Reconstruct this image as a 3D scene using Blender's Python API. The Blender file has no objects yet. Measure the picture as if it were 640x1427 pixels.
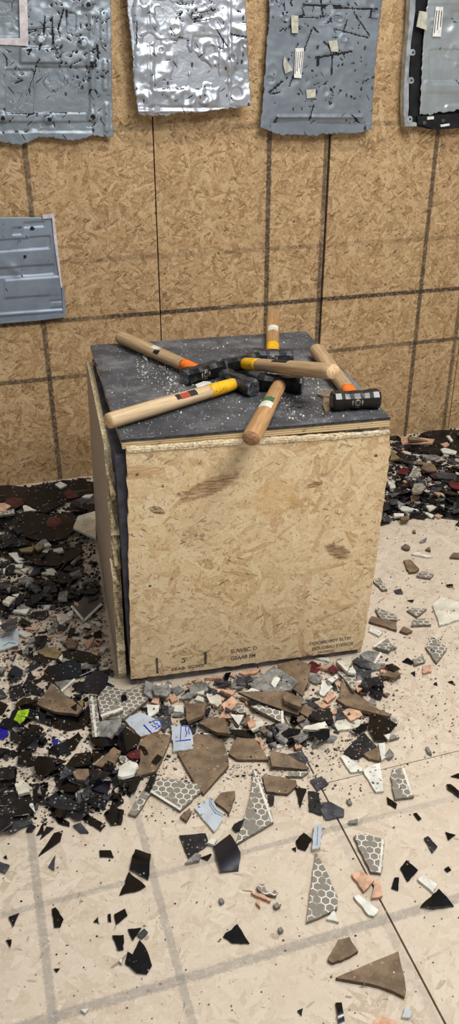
import bpy, bmesh, math, random
import numpy as np
from mathutils import Vector, Matrix, Euler
random.seed(7)
rng = np.random.default_rng(11)
SC = bpy.context.scene
COL = SC.collection

# ------------------------------------------------------------------ camera
IW, IH = 640, 1427
CAM_H, CAM_F, CAM_P, CAM_A = 1.4, 1166.37, math.radians(28.613), math.radians(17.132)
cd = bpy.data.cameras.new('camera'); cam = bpy.data.objects.new('camera', cd); COL.objects.link(cam)
cam.location = (0, 0, CAM_H); cam.rotation_euler = (math.pi/2 - CAM_P, 0, -CAM_A)
cd.sensor_fit = 'VERTICAL'; cd.sensor_height = 36.0; cd.lens = CAM_F*36.0/IH; cd.clip_start = 0.02
SC.camera = cam

# ------------------------------------------------------------------ world, lights, exposure
world = bpy.data.worlds.new('world'); SC.world = world; world.use_nodes = True
bg = world.node_tree.nodes['Background']; bg.inputs[0].default_value = (0.93, 0.96, 1.0, 1); bg.inputs[1].default_value = 0.33
def area(name, loc, target, sx, sy, power, col=(1, 1, 1)):
    l = bpy.data.lights.new(name, 'AREA'); l.shape = 'RECTANGLE'; l.size = sx; l.size_y = sy; l.energy = power; l.color = col
    o = bpy.data.objects.new(name, l); COL.objects.link(o); o.location = loc
    o.rotation_euler = (Vector(target) - Vector(loc)).to_track_quat('-Z', 'Y').to_euler(); return o
area('ceiling_light', (0.95, 0.05, 2.75), (0.75, 1.3, 0.0), 1.2, 0.35, 38, (1.0, 0.97, 0.93))
area('ceiling_light_right', (1.36, 0.76, 2.75), (1.36, 0.9, 0.0), 0.9, 0.3, 25, (1.0, 0.97, 0.94))
area('ceiling_light_far', (1.05, 1.75, 2.85), (1.05, 2.1, 0.0), 0.6, 0.15, 19, (1.0, 0.97, 0.94))
SC.view_settings.view_transform = 'Standard'; SC.view_settings.look = 'None'
SC.view_settings.exposure = 0.0; SC.view_settings.gamma = 1.0; SC.view_settings.use_curve_mapping = False

# ------------------------------------------------------------------ where a pixel of the photo meets a surface of the room
_R = np.array([math.cos(CAM_A), -math.sin(CAM_A), 0]); _Fh = np.array([math.sin(CAM_A), math.cos(CAM_A), 0]); _Z = np.array([0, 0, 1.0])
_F = math.cos(CAM_P)*_Fh - math.sin(CAM_P)*_Z; _U = math.sin(CAM_P)*_Fh + math.cos(CAM_P)*_Z
EYE = np.array([0, 0, CAM_H])
def ray(x, y): return (x - IW/2)*_R - (y - IH/2)*_U + CAM_F*_F
def on_plane(x, y, p0, n):
    r = ray(x, y); t = np.dot(np.array(p0) - EYE, n)/np.dot(r, n); return EYE + t*r
def on_z(x, y, z=0.0): return on_plane(x, y, (0, 0, z), np.array([0, 0, 1.0]))
WY = 2.8823
def on_wall(x, y, off=0.0): return on_plane(x, y, (0, WY - off, 0), np.array([0, 1.0, 0]))
def project(P):
    d = np.array(P) - EYE; w = d @ _F
    return IW/2 + CAM_F*(d @ _R)/w, IH/2 - CAM_F*(d @ _U)/w

# ------------------------------------------------------------------ object helpers
def tag(o, label=None, cat=None, group=None, kind=None):
    if label: o['label'] = label
    if cat: o['category'] = cat
    if group: o['group'] = group
    if kind: o['kind'] = kind
    return o
def mesh_obj(name, verts, faces, mats, parent=None, midx=None, smooth=False):
    me = bpy.data.meshes.new(name); me.from_pydata([tuple(map(float, v)) for v in verts], [], [list(map(int, f)) for f in faces])
    if not isinstance(mats, (list, tuple)): mats = [mats]
    for m in mats: me.materials.append(m)
    if midx is not None: me.polygons.foreach_set('material_index', np.array(midx, dtype=np.int32))
    if smooth: me.polygons.foreach_set('use_smooth', np.ones(len(me.polygons), dtype=bool))
    me.update()
    o = bpy.data.objects.new(name, me); COL.objects.link(o)
    if parent is not None: o.parent = parent
    return o
def bm_obj(name, bm, mats, parent=None, smooth=False):
    bmesh.ops.recalc_face_normals(bm, faces=bm.faces[:])
    me = bpy.data.meshes.new(name); bm.to_mesh(me); bm.free()
    if not isinstance(mats, (list, tuple)): mats = [mats]
    for m in mats: me.materials.append(m)
    if smooth: me.polygons.foreach_set('use_smooth', np.ones(len(me.polygons), dtype=bool))
    o = bpy.data.objects.new(name, me); COL.objects.link(o)
    if parent is not None: o.parent = parent
    return o
def empty(name, loc=(0, 0, 0), rotz=0.0):
    o = bpy.data.objects.new(name, None); COL.objects.link(o); o.location = loc; o.rotation_euler = (0, 0, rotz); o.empty_display_size = .05
    return o
def bm_box(bm, x0, x1, y0, y1, z0, z1, bev=0.0, mi=0):
    vs = [bm.verts.new(p) for p in ((x0,y0,z0),(x1,y0,z0),(x1,y1,z0),(x0,y1,z0),(x0,y0,z1),(x1,y0,z1),(x1,y1,z1),(x0,y1,z1))]
    fs = [bm.faces.new([vs[i] for i in f]) for f in ((3,2,1,0),(4,5,6,7),(0,1,5,4),(1,2,6,5),(2,3,7,6),(3,0,4,7))]
    for f in fs: f.material_index = mi
    if bev > 0:
        bmesh.ops.bevel(bm, geom=list({e for f in fs for e in f.edges}), offset=bev, segments=2, affect='EDGES', profile=.5, material=-1)
def rough_edge(pts, step, amp, r=None):
    """closed outline with its edges broken up a little"""
    r = r or rng; out = []
    n = len(pts)
    for i in range(n):
        a = np.array(pts[i], float); b = np.array(pts[(i+1) % n], float); L = np.linalg.norm(b - a)
        k = max(1, int(L/step)); t = (b - a)/max(L, 1e-9); nr = np.array([-t[1], t[0]])
        out.append(a)
        for j in range(1, k): out.append(a + (b - a)*(j + r.uniform(-.25, .25))/k + nr*r.normal(0, amp))
    return out
def slab(name, outline, axes, origin, thick, mats, parent=None):
    """plate: 2D outline spanned by axes (u, v) from origin, thickness along w = third axis (negative side)"""
    u, v, w = [np.array(a, float) for a in axes]; o = np.array(origin, float); n = len(outline)
    top = [o + u*p[0] + v*p[1] for p in outline]; bot = [t - w*thick for t in top]
    faces = [list(range(n)), list(range(2*n - 1, n - 1, -1))]; mi = [0, 0]
    for i in range(n):
        j = (i + 1) % n; faces.append([i, i + n, j + n, j]); mi.append(1)
    if not isinstance(mats, (list, tuple)): mats = [mats, mats]
    return mesh_obj(name, top + bot, faces, mats, parent, mi)

# ------------------------------------------------------------------ materials
def lin(c):
    return tuple(((v/255)/12.92 if v/255 <= .04045 else ((v/255 + .055)/1.055)**2.4) for v in c[:3]) + (1.0,)
class NT:
    def __init__(s, name):
        s.m = bpy.data.materials.new(name); s.m.use_nodes = True; s.t = s.m.node_tree
        s.b = s.t.nodes['Principled BSDF']
    def n(s, typ, **kw):
        nd = s.t.nodes.new(typ)
        for k, v in kw.items():
            if k.startswith('_'): continue
            setattr(nd, k, v)
        return nd
    def put(s, sock, v):
        if isinstance(v, bpy.types.NodeSocket): s.t.links.new(v, sock)
        elif v is not None: sock.default_value = v
    def math(s, op, a, b=None, c=None, clamp=False):
        nd = s.n('ShaderNodeMath', operation=op, use_clamp=clamp)
        for i, v in enumerate((a, b, c)):
            if v is not None: s.put(nd.inputs[i], v)
        return nd.outputs[0]
    def vec(s, op, a, b=None, scale=None):
        nd = s.n('ShaderNodeVectorMath', operation=op); s.put(nd.inputs[0], a)
        if b is not None: s.put(nd.inputs[1], b)
        if scale is not None: s.put(nd.inputs['Scale'], scale)
        return nd.outputs['Value' if op in ('DOT_PRODUCT', 'LENGTH', 'DISTANCE') else 'Vector']
    def mix(s, f, a, b, blend='MIX'):
        nd = s.n('ShaderNodeMix', data_type='RGBA', blend_type=blend)
        s.put(nd.inputs[0], f); s.put(nd.inputs[6], a); s.put(nd.inputs[7], b); return nd.outputs[2]
    def mixf(s, f, a, b):
        nd = s.n('ShaderNodeMix', data_type='FLOAT'); s.put(nd.inputs[0], f); s.put(nd.inputs[2], a); s.put(nd.inputs[3], b); return nd.outputs[0]
    def mapr(s, v, a, b, c=0.0, d=1.0, smooth=True):
        nd = s.n('ShaderNodeMapRange', interpolation_type='SMOOTHSTEP' if smooth else 'LINEAR')
        s.put(nd.inputs[0], v)
        for i, q in enumerate((a, b, c, d)): nd.inputs[i + 1].default_value = q
        return nd.outputs[0]
    def coord(s, out='Object'): return s.n('ShaderNodeTexCoord').outputs[out]
    def mapping(s, v, loc=(0,0,0), rot=(0,0,0), scale=(1,1,1)):
        nd = s.n('ShaderNodeMapping'); s.put(nd.inputs[0], v); nd.inputs[1].default_value = loc; nd.inputs[2].default_value = rot; nd.inputs[3].default_value = scale
        return nd.outputs[0]
    def noise(s, v, scale, detail=3, rough=.55, dist=0.0, out=0):
        nd = s.n('ShaderNodeTexNoise'); s.put(nd.inputs['Vector'], v); nd.inputs['Scale'].default_value = scale; nd.inputs['Detail'].default_value = detail
        nd.inputs['Roughness'].default_value = rough; nd.inputs['Distortion'].default_value = dist; return nd.outputs[out]
    def voro(s, v, scale, dims='3D', feature='F1', rnd=1.0):
        nd = s.n('ShaderNodeTexVoronoi', voronoi_dimensions=dims, feature=feature); s.put(nd.inputs['Vector'], v); nd.inputs['Scale'].default_value = scale
        nd.inputs['Randomness'].default_value = rnd; return nd
    def ramp(s, v, stops):
        nd = s.n('ShaderNodeValToRGB'); cr = nd.color_ramp
        while len(cr.elements) < len(stops): cr.elements.new(.5)
        for e, (p, c) in zip(cr.elements, stops): e.position = p; e.color = c
        s.put(nd.inputs[0], v); return nd.outputs[0]
    def sep(s, v):
        nd = s.n('ShaderNodeSeparateXYZ'); s.put(nd.inputs[0], v); return nd.outputs
    def comb(s, x, y, z=0.0):
        nd = s.n('ShaderNodeCombineXYZ'); s.put(nd.inputs[0], x); s.put(nd.inputs[1], y); s.put(nd.inputs[2], z); return nd.outputs[0]
    def bump(s, h, strength, dist):
        nd = s.n('ShaderNodeBump'); nd.inputs['Strength'].default_value = strength; nd.inputs['Distance'].default_value = dist; s.put(nd.inputs['Height'], h)
        s.t.links.new(nd.outputs[0], s.b.inputs['Normal'])
    def done(s, col=None, rough=None, metal=None, spec=None):
        if col is not None: s.put(s.b.inputs['Base Color'], col)
        if rough is not None: s.put(s.b.inputs['Roughness'], rough)
        if metal is not None: s.put(s.b.inputs['Metallic'], metal)
        if spec is not None: s.put(s.b.inputs['Specular IOR Level'], spec)
        return s.m

def osb(name, stops, plane, wear=0.0, wearcol=(200,185,165), dark=.05, lines=None, linecol=(95,88,80), grain=.35, flake=1.0, extra=None, dust=None):
    """oriented strand board: six layers of long flat flakes at different angles, the topmost flake wins"""
    T = NT(name); c = T.coord(); x, y, z = T.sep(c)
    p2 = {'xz': (x, z), 'xy': (x, y), 'yz': (y, z)}[plane]
    v = T.comb(p2[0], p2[1], 0.0)
    nz = T.noise(v, 14, 2, .5, out=1)
    vw = T.vec('ADD', v, T.vec('SCALE', T.vec('SUBTRACT', nz, (.5,.5,.5)), scale=.02))
    val = pri = None
    spec = [(.25,1/.055,1/.013),(1.35,1/.07,1/.017),(2.45,1/.05,1/.011),(.8,1/.045,1/.010),(1.95,1/.06,1/.014),(2.9,1/.065,1/.013)]
    for i, (ang, sx, sy) in enumerate(spec):
        vo = T.voro(T.mapping(T.mapping(vw, rot=(0,0,ang)), loc=(i*3.7, i*1.9, 0), scale=(sx/flake, sy/flake, 1)), 1.0, '2D')
        r, g, b = T.n('ShaderNodeSeparateColor'), None, None
        T.put(r.inputs[0], vo.outputs['Color']); R, G, B = r.outputs
        if val is None: val, pri = R, G
        else:
            m = T.math('GREATER_THAN', G, pri); val = T.mixf(m, val, R); pri = T.math('MAXIMUM', pri, G)
    # fibre grain inside the flakes and small dark slivers
    g1 = T.noise(T.mapping(vw, rot=(0,0,.4), scale=(60,400,1)), 1.0, 2, .6)
    g2 = T.noise(T.mapping(vw, rot=(0,0,1.7), scale=(60,400,1)), 1.0, 2, .6)
    gr = T.mixf(T.math('GREATER_THAN', val, .5), g1, g2)
    vv = T.math('ADD', T.math('MULTIPLY', val, 1 - grain*.5), T.math('MULTIPLY', T.math('SUBTRACT', gr, .5), grain*1.4))
    big = T.noise(v, 2.2, 3, .55)
    vv = T.math('ADD', vv, T.math('MULTIPLY', T.math('SUBTRACT', big, .5), .35))
    col = T.ramp(vv, stops)
    for k, (ang, sc, th) in enumerate(((.5,(45,190),dark*.7),(2.0,(70,300),dark*.6),(1.2,(110,420),dark*.8),(2.7,(26,120),dark*.45),(.15,(60,70),dark*.22))):
        vo = T.voro(T.mapping(T.mapping(vw, rot=(0,0,ang)), loc=(k*5.1,2.2*k,0), scale=(sc[0]/flake, sc[1]/flake, 1)), 1.0, '2D')
        sp = T.n('ShaderNodeSeparateColor'); T.put(sp.inputs[0], vo.outputs['Color'])
        m = T.math('MULTIPLY', T.math('LESS_THAN', sp.outputs[0], th), T.math('LESS_THAN', T.math('ADD', vo.outputs['Distance'], T.math('MULTIPLY', T.math('SUBTRACT', T.noise(v, 300, 2, .6), .5), .5)), T.mapr(sp.outputs[2], 0, 1, .15, .5)))
        col = T.mix(T.math('MULTIPLY', m, T.mapr(sp.outputs[1], 0, 1, .3, .95)), col, lin((62,42,28)))
    for k, (ang, sc) in enumerate(((.3,(70,420)),(1.75,(60,380)),(2.5,(90,460)))):   # pale loose fibres
        vo = T.voro(T.mapping(T.mapping(vw, rot=(0,0,ang)), loc=(k*4.1,3.1*k,0), scale=(sc[0]/flake, sc[1]/flake, 1)), 1.0, '2D')
        sp = T.n('ShaderNodeSeparateColor'); T.put(sp.inputs[0], vo.outputs['Color'])
        m = T.math('MULTIPLY', T.math('LESS_THAN', sp.outputs[0], .10), T.math('LESS_THAN', vo.outputs['Distance'], .38))
        col = T.mix(T.math('MULTIPLY', m, .5), col, stops[-1][1])
    mot = T.noise(v, 130, 4, .7); col = T.mix(.22, col, T.mix(T.mapr(mot, .3, .7), stops[0][1], stops[-1][1]))
    if wear > 0:
        wm = T.math('MULTIPLY', T.mapr(T.noise(v, 5, 4, .6), .3, .62), wear)
        col = T.mix(wm, col, lin(wearcol))
    if lines:
        e = T.math('MULTIPLY', T.math('SUBTRACT', T.noise(v, 260, 2, .6), .5), .012)
        for ax, pos, wdt, st in lines:
            s_ = T.math('ADD', T.math('ABSOLUTE', T.math('SUBTRACT', p2[ax], pos)), e)
            m = T.math('MULTIPLY', T.mapr(s_, wdt*.55, wdt*.95, st, 0.0), T.mapr(T.noise(v, 90, 3, .7), .30, .55, .45, 1.0))
            m = T.math('MULTIPLY', m, T.mapr(T.noise(v, 3.0, 2, .5), .28, .5, .55, 1.0))
            col = T.mix(m, col, lin(linecol))
    if dust:
        dm = T.mapr(T.noise(v, dust[1], 3, .7), dust[2], dust[2] + .08, 0, dust[3]); col = T.mix(dm, col, lin(dust[0]))
    if extra: col = extra(T, v, col)
    T.bump(T.math('ADD', val, T.math('MULTIPLY', gr, .6)), .25, .0012)
    return T.done(col, T.mapr(val, 0, 1, .62, .8), 0, .3)

def plain(name, col, rough=.6, metal=0.0, var=.12, vs=30, bump=0.0, bs=200, spec=.4, speck=None, dust=None):
    T = NT(name); c = T.coord()
    n = T.noise(c, vs, 4, .6)
    k = lin(col); lo = tuple(max(0, q*(1 - var*2)) for q in k[:3]) + (1,); hi = tuple(min(1, q*(1 + var*2)) for q in k[:3]) + (1,)
    cc = T.mix(T.mapr(n, .3, .7), lo, hi)
    if speck:   # (colour, scale, threshold, amount)
        vo = T.voro(c, speck[1]); sp = T.n('ShaderNodeSeparateColor'); T.put(sp.inputs[0], vo.outputs['Color'])
        m = T.math('MULTIPLY', T.math('LESS_THAN', sp.outputs[0], speck[2]), T.math('LESS_THAN', vo.outputs['Distance'], .38))
        cc = T.mix(T.math('MULTIPLY', m, speck[3]), cc, lin(speck[0]))
    rr = rough
    if dust:    # (colour, scale, threshold, amount)
        m = T.mapr(T.noise(c, dust[1], 5, .65), dust[2], dust[2] + .22, 0, dust[3]); cc = T.mix(m, cc, lin(dust[0])); rr = T.mixf(m, rough, .8)
    if bump > 0: T.bump(T.noise(c, bs, 4, .6), bump, .002)
    return T.done(cc, rr, metal, spec)

def hexmat(name, base=(133,128,116), line=(226,222,212), size=.0165, w=.085):
    """grey glazed tile with a printed white honeycomb"""
    T = NT(name); c = T.coord(); x, y, z = T.sep(c)
    p = T.vec('SCALE', T.comb(x, y, 0), scale=1/size); p = T.vec('ADD', p, (100.0, 173.2051, 0))
    rr = (1.0, 1.7320508, 1.0); hh = (.5, .8660254, 0.0)
    a = T.vec('SUBTRACT', T.vec('MODULO', p, rr), hh)
    b = T.vec('SUBTRACT', T.vec('MODULO', T.vec('ADD', p, hh), rr), hh)
    def flat(q):
        X, Y, Z = T.sep(q); return T.comb(X, Y, 0)
    a, b = flat(a), flat(b)
    m = T.math('LESS_THAN', T.vec('LENGTH', a), T.vec('LENGTH', b))
    nd = T.n('ShaderNodeMix', data_type='VECTOR'); T.put(nd.inputs[0], m); T.put(nd.inputs[4], b); T.put(nd.inputs[5], a)
    q = T.vec('ABSOLUTE', nd.outputs[1]); X, Y, Z = T.sep(q)
    d = T.math('MAXIMUM', X, T.vec('DOT_PRODUCT', q, (.5, .8660254, 0)))
    l = T.mapr(d, .5 - w, .5 - w + .03)
    l = T.math('MULTIPLY', l, T.mapr(T.noise(c, 22, 2, .5), .36, .46))
    n = T.noise(c, 120, 4, .6); k = lin(base)
    cc = T.mix(n, tuple(q*.8 for q in k[:3]) + (1,), tuple(q*1.2 for q in k[:3]) + (1,))
    cc = T.mix(l, cc, lin(line))
    return T.done(cc, .5, 0, .4)

M = {}
M['board_edge'] = plain('board_edge', (196,172,132), .8, var=.2, vs=150)
M['seam_dark'] = plain('seam_dark', (24,22,22), .9)
# ------------------------------------------------------------------ room: strand board floor and wall
S933 = .93333
wall_stops = [(0.0, lin((140,106,68))), (.3, lin((174,142,100))), (.6, lin((192,161,118))), (1.0, lin((222,194,152)))]
floor_stops = [(0.0, lin((184,166,143))), (.3, lin((204,188,166))), (.6, lin((212,198,178))), (1.0, lin((226,214,196)))]
WX = [k*S933 for k in (-.645, .677, 1.3375, 1.998, 3.32)]             # sheet seams on the wall
wl = [(0, k*S933, .0115, s) for k, s in ((.239, .85), (1.102, .9), (1.779, .85), (1.972, .7), (-.2, .8), (2.44, .8), (2.9, .8), (1.3245, .8))]
wl += [(1, k*S933, .0105, s) for k, s in ((.643, .95), (.4255, .8), (.853, .28), (1.28, .4))]
M['osb_wall'] = osb('osb_wall', wall_stops, 'xz', dark=.11, flake=.75, lines=wl, linecol=(52,47,44))
def sheets(name, rects, axis, mats):
    bm = bmesh.new()
    for (a0, a1, b0, b1) in rects:
        if axis == 'wall': bm_box(bm, a0, a1, WY, WY + .011, b0, b1)
        else: bm_box(bm, a0, a1, b0, b1, -.011, 0.0)
    if axis == 'wall': bm_box(bm, -3.2, 4.6, WY + .011, WY + .06, -.1, 2.8, mi=1)
    else: bm_box(bm, -3.2, 4.6, -1.5, WY + .06, -.1, -.011, mi=1)
    o = bm_obj(name, bm, mats); o['kind'] = 'structure'; return o
xs = [-3.2] + WX + [4.6]; g = .0022
rects = []
for i in range(len(xs) - 1):
    gl = .0045 if abs(xs[i] - WX[2]) < 1e-6 else g; gr = .0045 if abs(xs[i+1] - WX[2]) < 1e-6 else g
    rects.append((xs[i] + gl, xs[i+1] - gr, 0.0, 2.75))
sheets('wall_back', rects, 'wall', [M['osb_wall'], M['seam_dark']])
# floor: one long seam running away from the camera, one short seam across to the right
sx = (on_z(452, 1098)[0] + on_z(612, 1420)[0])/2; syv = (on_z(470, 1092)[1] + on_z(636, 1043)[1])/2
fx1 = (on_z(45, 1180)[0] + on_z(75, 1427)[0])/2; fx2 = (on_z(195, 1140)[0] + on_z(265, 1427)[0])/2
fy1 = (on_z(0, 1283)[1] + on_z(460, 1150)[1])/2; fy2 = (on_z(80, 1427)[1] + on_z(430, 1303)[1])/2
fl = [(0, fx1, .011, .62), (0, fx2, .010, .55), (1, fy1, .0085, .5), (1, fy2, .0125, .62), (0, fx1 - .4, .011, .6), (1, fy2 - .4, .011, .6), (0, sx - .012, .012, .22)]
M['osb_floor'] = osb('osb_floor', floor_stops, 'xy', wear=.55, wearcol=(212,198,178), dark=.016, lines=fl, linecol=(140,136,130), grain=.22,
                     dust=((128,108,90), 160, .66, .55))
e = .002
sheets('floor', [(-3.2, sx - e, -1.5, WY), (sx + e, 4.6, -1.5, syv - .0012), (sx + e, 4.6, syv + .0012, WY)], 'floor', [M['osb_floor'], M['seam_dark']])

# ------------------------------------------------------------------ crate
KX, KY, KYAW = .2483, 1.6508, -.0831
kc, ks = math.cos(KYAW), math.sin(KYAW)
EX = np.array([kc, ks, 0]); EY = np.array([-ks, kc, 0]); KO = np.array([KX, KY, 0])
TOP = .6738
def loc_(P): d = np.array(P) - KO; return np.array([d @ EX, d @ EY, d[2]])
def on_front(x, y, off=0.0):                                            # point on the crate's front plane, crate coordinates
    P = on_plane(x, y, KO - EY*off, EY); return loc_(P)
crate = empty('crate', (KX, KY, 0), KYAW)
tag(crate, 'boxy work stand of strand board with a dark top, hammers strewn over it', 'crate')
KD, KW = .688, .633
def stain(T, v, col):
    # brown wood stains with their own outline, low on the right and upper middle
    for (cx, cz, rx, rz, rot, c, a) in ((.205, .545, .075, .022, .35, (120,78,48), .75), (.525, .335, .04, .02, -.5, (104,62,40), .8), (.085, .50, .022, .01, -.5, (86,50,34), .9),
                                      (.455, .525, .02, .008, .1, (120,80,50), .8), (.03, .60, .08, .02, -.05, (176,130,80), .6), (.36, .50, .06, .05, .6, (214,172,110), .5), (.10,.56,.004,.004,0,(40,28,22),.95),
                                      (.045,.595,.005,.005,0,(35,25,20),.95), (.60,.585,.005,.005,0,(60,42,30),.95), (.06,.30,.004,.004,0,(60,42,30),.95)):
        p = T.mapping(v, loc=(0,0,0), rot=(0,0,0)); p = T.vec('SUBTRACT', p, (cx, cz, 0)); p = T.mapping(p, rot=(0,0,-rot)); p = T.vec('MULTIPLY', p, (1/rx, 1/rz, 0))
        p = T.vec('ADD', p, T.vec('SCALE', T.vec('SUBTRACT', T.noise(v, 60, 3, .7, out=1), (.5,.5,.5)), scale=.9))
        fib = T.mapr(T.noise(T.mapping(v, rot=(0,0,-rot), scale=(30,220,1)), 1, 2, .6), .35, .6, .35, 1.0)
        m = T.math('MULTIPLY', T.math('MULTIPLY', T.mapr(T.vec('LENGTH', p), .75, 1.05, a, 0.0), fib), 1.0)
        col = T.mix(m, col, lin(c))
    return col
front_stops = [(0.0, lin((186,148,96))), (.3, lin((220,190,144))), (.6, lin((232,206,162))), (1.0, lin((246,230,196)))]
M['osb_front'] = osb('osb_front', front_stops, 'xz', dark=.085, wear=.3, wearcol=(226,204,168), flake=.85, extra=stain, grain=.45)
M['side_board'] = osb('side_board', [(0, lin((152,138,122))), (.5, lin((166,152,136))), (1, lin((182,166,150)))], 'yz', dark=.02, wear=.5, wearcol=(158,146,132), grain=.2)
M['top_sheet'] = plain('top_sheet', (72,73,77), .62, var=.16, vs=14, bump=.25, bs=90, dust=((150,150,150), 6, .47, .50), speck=((205,202,196), 260, .06, .7))
M['top_edge'] = plain('top_edge', (52,52,56), .7, var=.25, vs=80)
M['frame_wood'] = plain('frame_wood', (104,98,100), .75, var=.22, vs=25, speck=((140,120,100), 60, .06, .6))
M['frame_dark'] = plain('frame_dark', (66,66,76), .75, var=.22, vs=25)
M['torn'] = plain('torn', (206,188,152), .9, var=.25, vs=180, bump=.8, bs=260)
M['chalky'] = plain('chalky', (196,190,180), .9, var=.2, vs=60, bump=.6, bs=200, speck=((120,120,126), 55, .12, .7))
def plymat():
    T = NT('plywood_edge'); x, y, z = T.sep(T.coord()); w = T.noise(T.coord(), 8, 3, .6)
    s_ = T.math('SINE', T.math('ADD', T.math('MULTIPLY', z, 1250.0), T.math('MULTIPLY', w, 3.0)))
    c = T.mix(T.mapr(s_, -.2, .6), lin((176,150,110)), lin((228,208,166))); c = T.mix(T.mapr(T.noise(T.coord(), 55, 3, .6), .60, .68, 0, .7), c, lin((120,96,70)))
    return T.done(c, .8, 0, .3)
M['ply'] = plymat()
# tabletop sheet and the two boards below it
q = [loc_(on_z(x, y, TOP)) for x, y in ((168.5, 613), (544.5, 581.5), (426, 461.5), (126, 481))]
q2 = [p[:2] for p in q]
X3 = ((1,0,0),(0,1,0),(0,0,1))
slab('top_sheet', rough_edge(q2, .03, .0007), X3, (0,0,TOP), .006, [M['top_sheet'], M['top_edge']], crate)
ins = lambda d, e_: [np.array(p) + np.array(o) for p, o in zip(q2, ((d, d), (-e_, d), (-e_, -d), (d, -d)))]
slab('plywood_layer', rough_edge(ins(.002, .0), .04, .0006), X3, (0,0,TOP - .006), .017, [M['ply'], M['ply']], crate)
slab('lower_layer', rough_edge(ins(.012, .020), .015, .002), X3, (0,0,TOP - .023), .015, [M['chalky'], M['chalky']], crate)
# frame: four posts and rails
zt = TOP - .038
for (px, py, m) in ((0.0, 0.0, 'frame_dark'), (.60 - .04, 0.0, 'frame_wood'), (0.0, KD - .06, 'frame_wood'), (.60 - .04, KD - .06, 'frame_wood')):
    bm = bmesh.new(); bm_box(bm, px, px + .045, py, py + .045, .012, zt, .002); bm_obj('post', bm, M[m], crate)
bm = bmesh.new(); bm_box(bm, 0.0, .605, .0, .04, 0, .03, .002); bm_obj('bottom_rail', bm, M['frame_wood'], crate)
bm = bmesh.new(); bm_box(bm, -.002, .045, .046, KD - .062, .575, zt, .002); bm_obj('top_rail', bm, M['frame_dark'], crate)
bm = bmesh.new(); bm_box(bm, 0.0, .605, KD - .05, KD - .01, 0, .03, .002); bm_obj('bottom_rail', bm, M['frame_wood'], crate)
# front panel (traced outline on the front plane)
fo = .012
fp = [on_front(x, y, fo) for x, y in ((182.5, 947), (499, 905), (506, 899), (522, 800), (540, 660), (545, 625), (541, 601), (470, 606), (300, 616), (176.5, 625), (178, 700), (180, 800))]
fp = [(p[0], p[2]) for p in fp]
slab('front_panel', rough_edge(fp, .012, .0009), ((1,0,0),(0,0,1),(0,-1,0)), (0, -fo, 0), .011, [M['osb_front'], M['torn']], crate)
# pale torn lip along the panel's upper edge
tp = [on_front(x, y, .004) for x, y in ((176, 626), (300, 617), (470, 607), (541, 600))]
up = [(p[0], p[2] + .003) for p in tp]; dn = [(p[0], p[2] - .004) for p in reversed(tp)]
slab('torn_lip', rough_edge(up + dn, .006, .0009), ((1,0,0),(0,0,1),(0,-1,0)), (0, -.0155, 0), .010, [M['torn'], M['chalky']], crate)
# left side panel, leaning a little off the frame, its front edge splintered
LO = -.016
def on_left(x, y, off): P = on_plane(x, y, KO + EX*off, EX); return loc_(P)
lt = [on_left(x, y, LO) for x, y in ((122.5, 515), (150, 585), (160, 622))]
ftop = lt[2][1]
lp = [(.72, .004), (.715, .585), (.665, .612), (.655, .636), (.35, .628), (.10, .622), (.085, .59), (.075, .56)]
zz = np.linspace(.54, .03, 30)
fr = [(float(.045 + .028*math.sin(k*7.1)*math.exp(-((k - .33)/.16)**2) - .024 + rng.normal(0, .006) + (.03 if k > .45 else 0)), float(k)) for k in zz]
lp += fr + [(.03, .004)]
slab('side_panel', lp, ((0,1,0),(.0217,0,1),(-1,0,0)), (-.0295, 0, 0), .020, [M['side_board'], M['torn']], crate)
# splintered strips along that edge
for k in range(26):
    z0 = .04 + k*.0205; y0 = float(.015 + rng.uniform(0, .02)); hgt = float(rng.uniform(.03, .075))
    bm = bmesh.new(); w_ = float(rng.uniform(.006, .014)); x0 = -.0295 + .0217*z0 + float(rng.uniform(-.002, .006))
    vs = [bm.verts.new(p) for p in ((x0, y0, z0), (x0 + w_, y0 + .002, z0), (x0 + w_*.6, y0 + .02, z0), (x0 + float(rng.normal(0, .003)), y0 + float(rng.normal(0, .006)), z0 + hgt), (x0 + w_*.5, y0 + .012, z0 + hgt*.9))]
    for f in ((0,1,3), (1,2,4,3), (2,0,3,4), (0,2,1)): bm.faces.new([vs[i] for i in f])
    bm_obj('splinter', bm, M['torn'], crate)
slab('right_panel', [(.0, .004), (KD - .01, .004), (KD - .01, zt), (.0, zt)], ((0,1,0),(0,0,1),(1,0,0)), (.615, 0, 0), .011, [M['side_board'], M['torn']], crate)
slab('back_panel', [(.0, .004), (.605, .004), (.605, zt), (.0, zt)], ((1,0,0),(0,0,1),(0,1,0)), (0, KD, 0), .011, [M['side_board'], M['torn']], crate)

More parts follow.
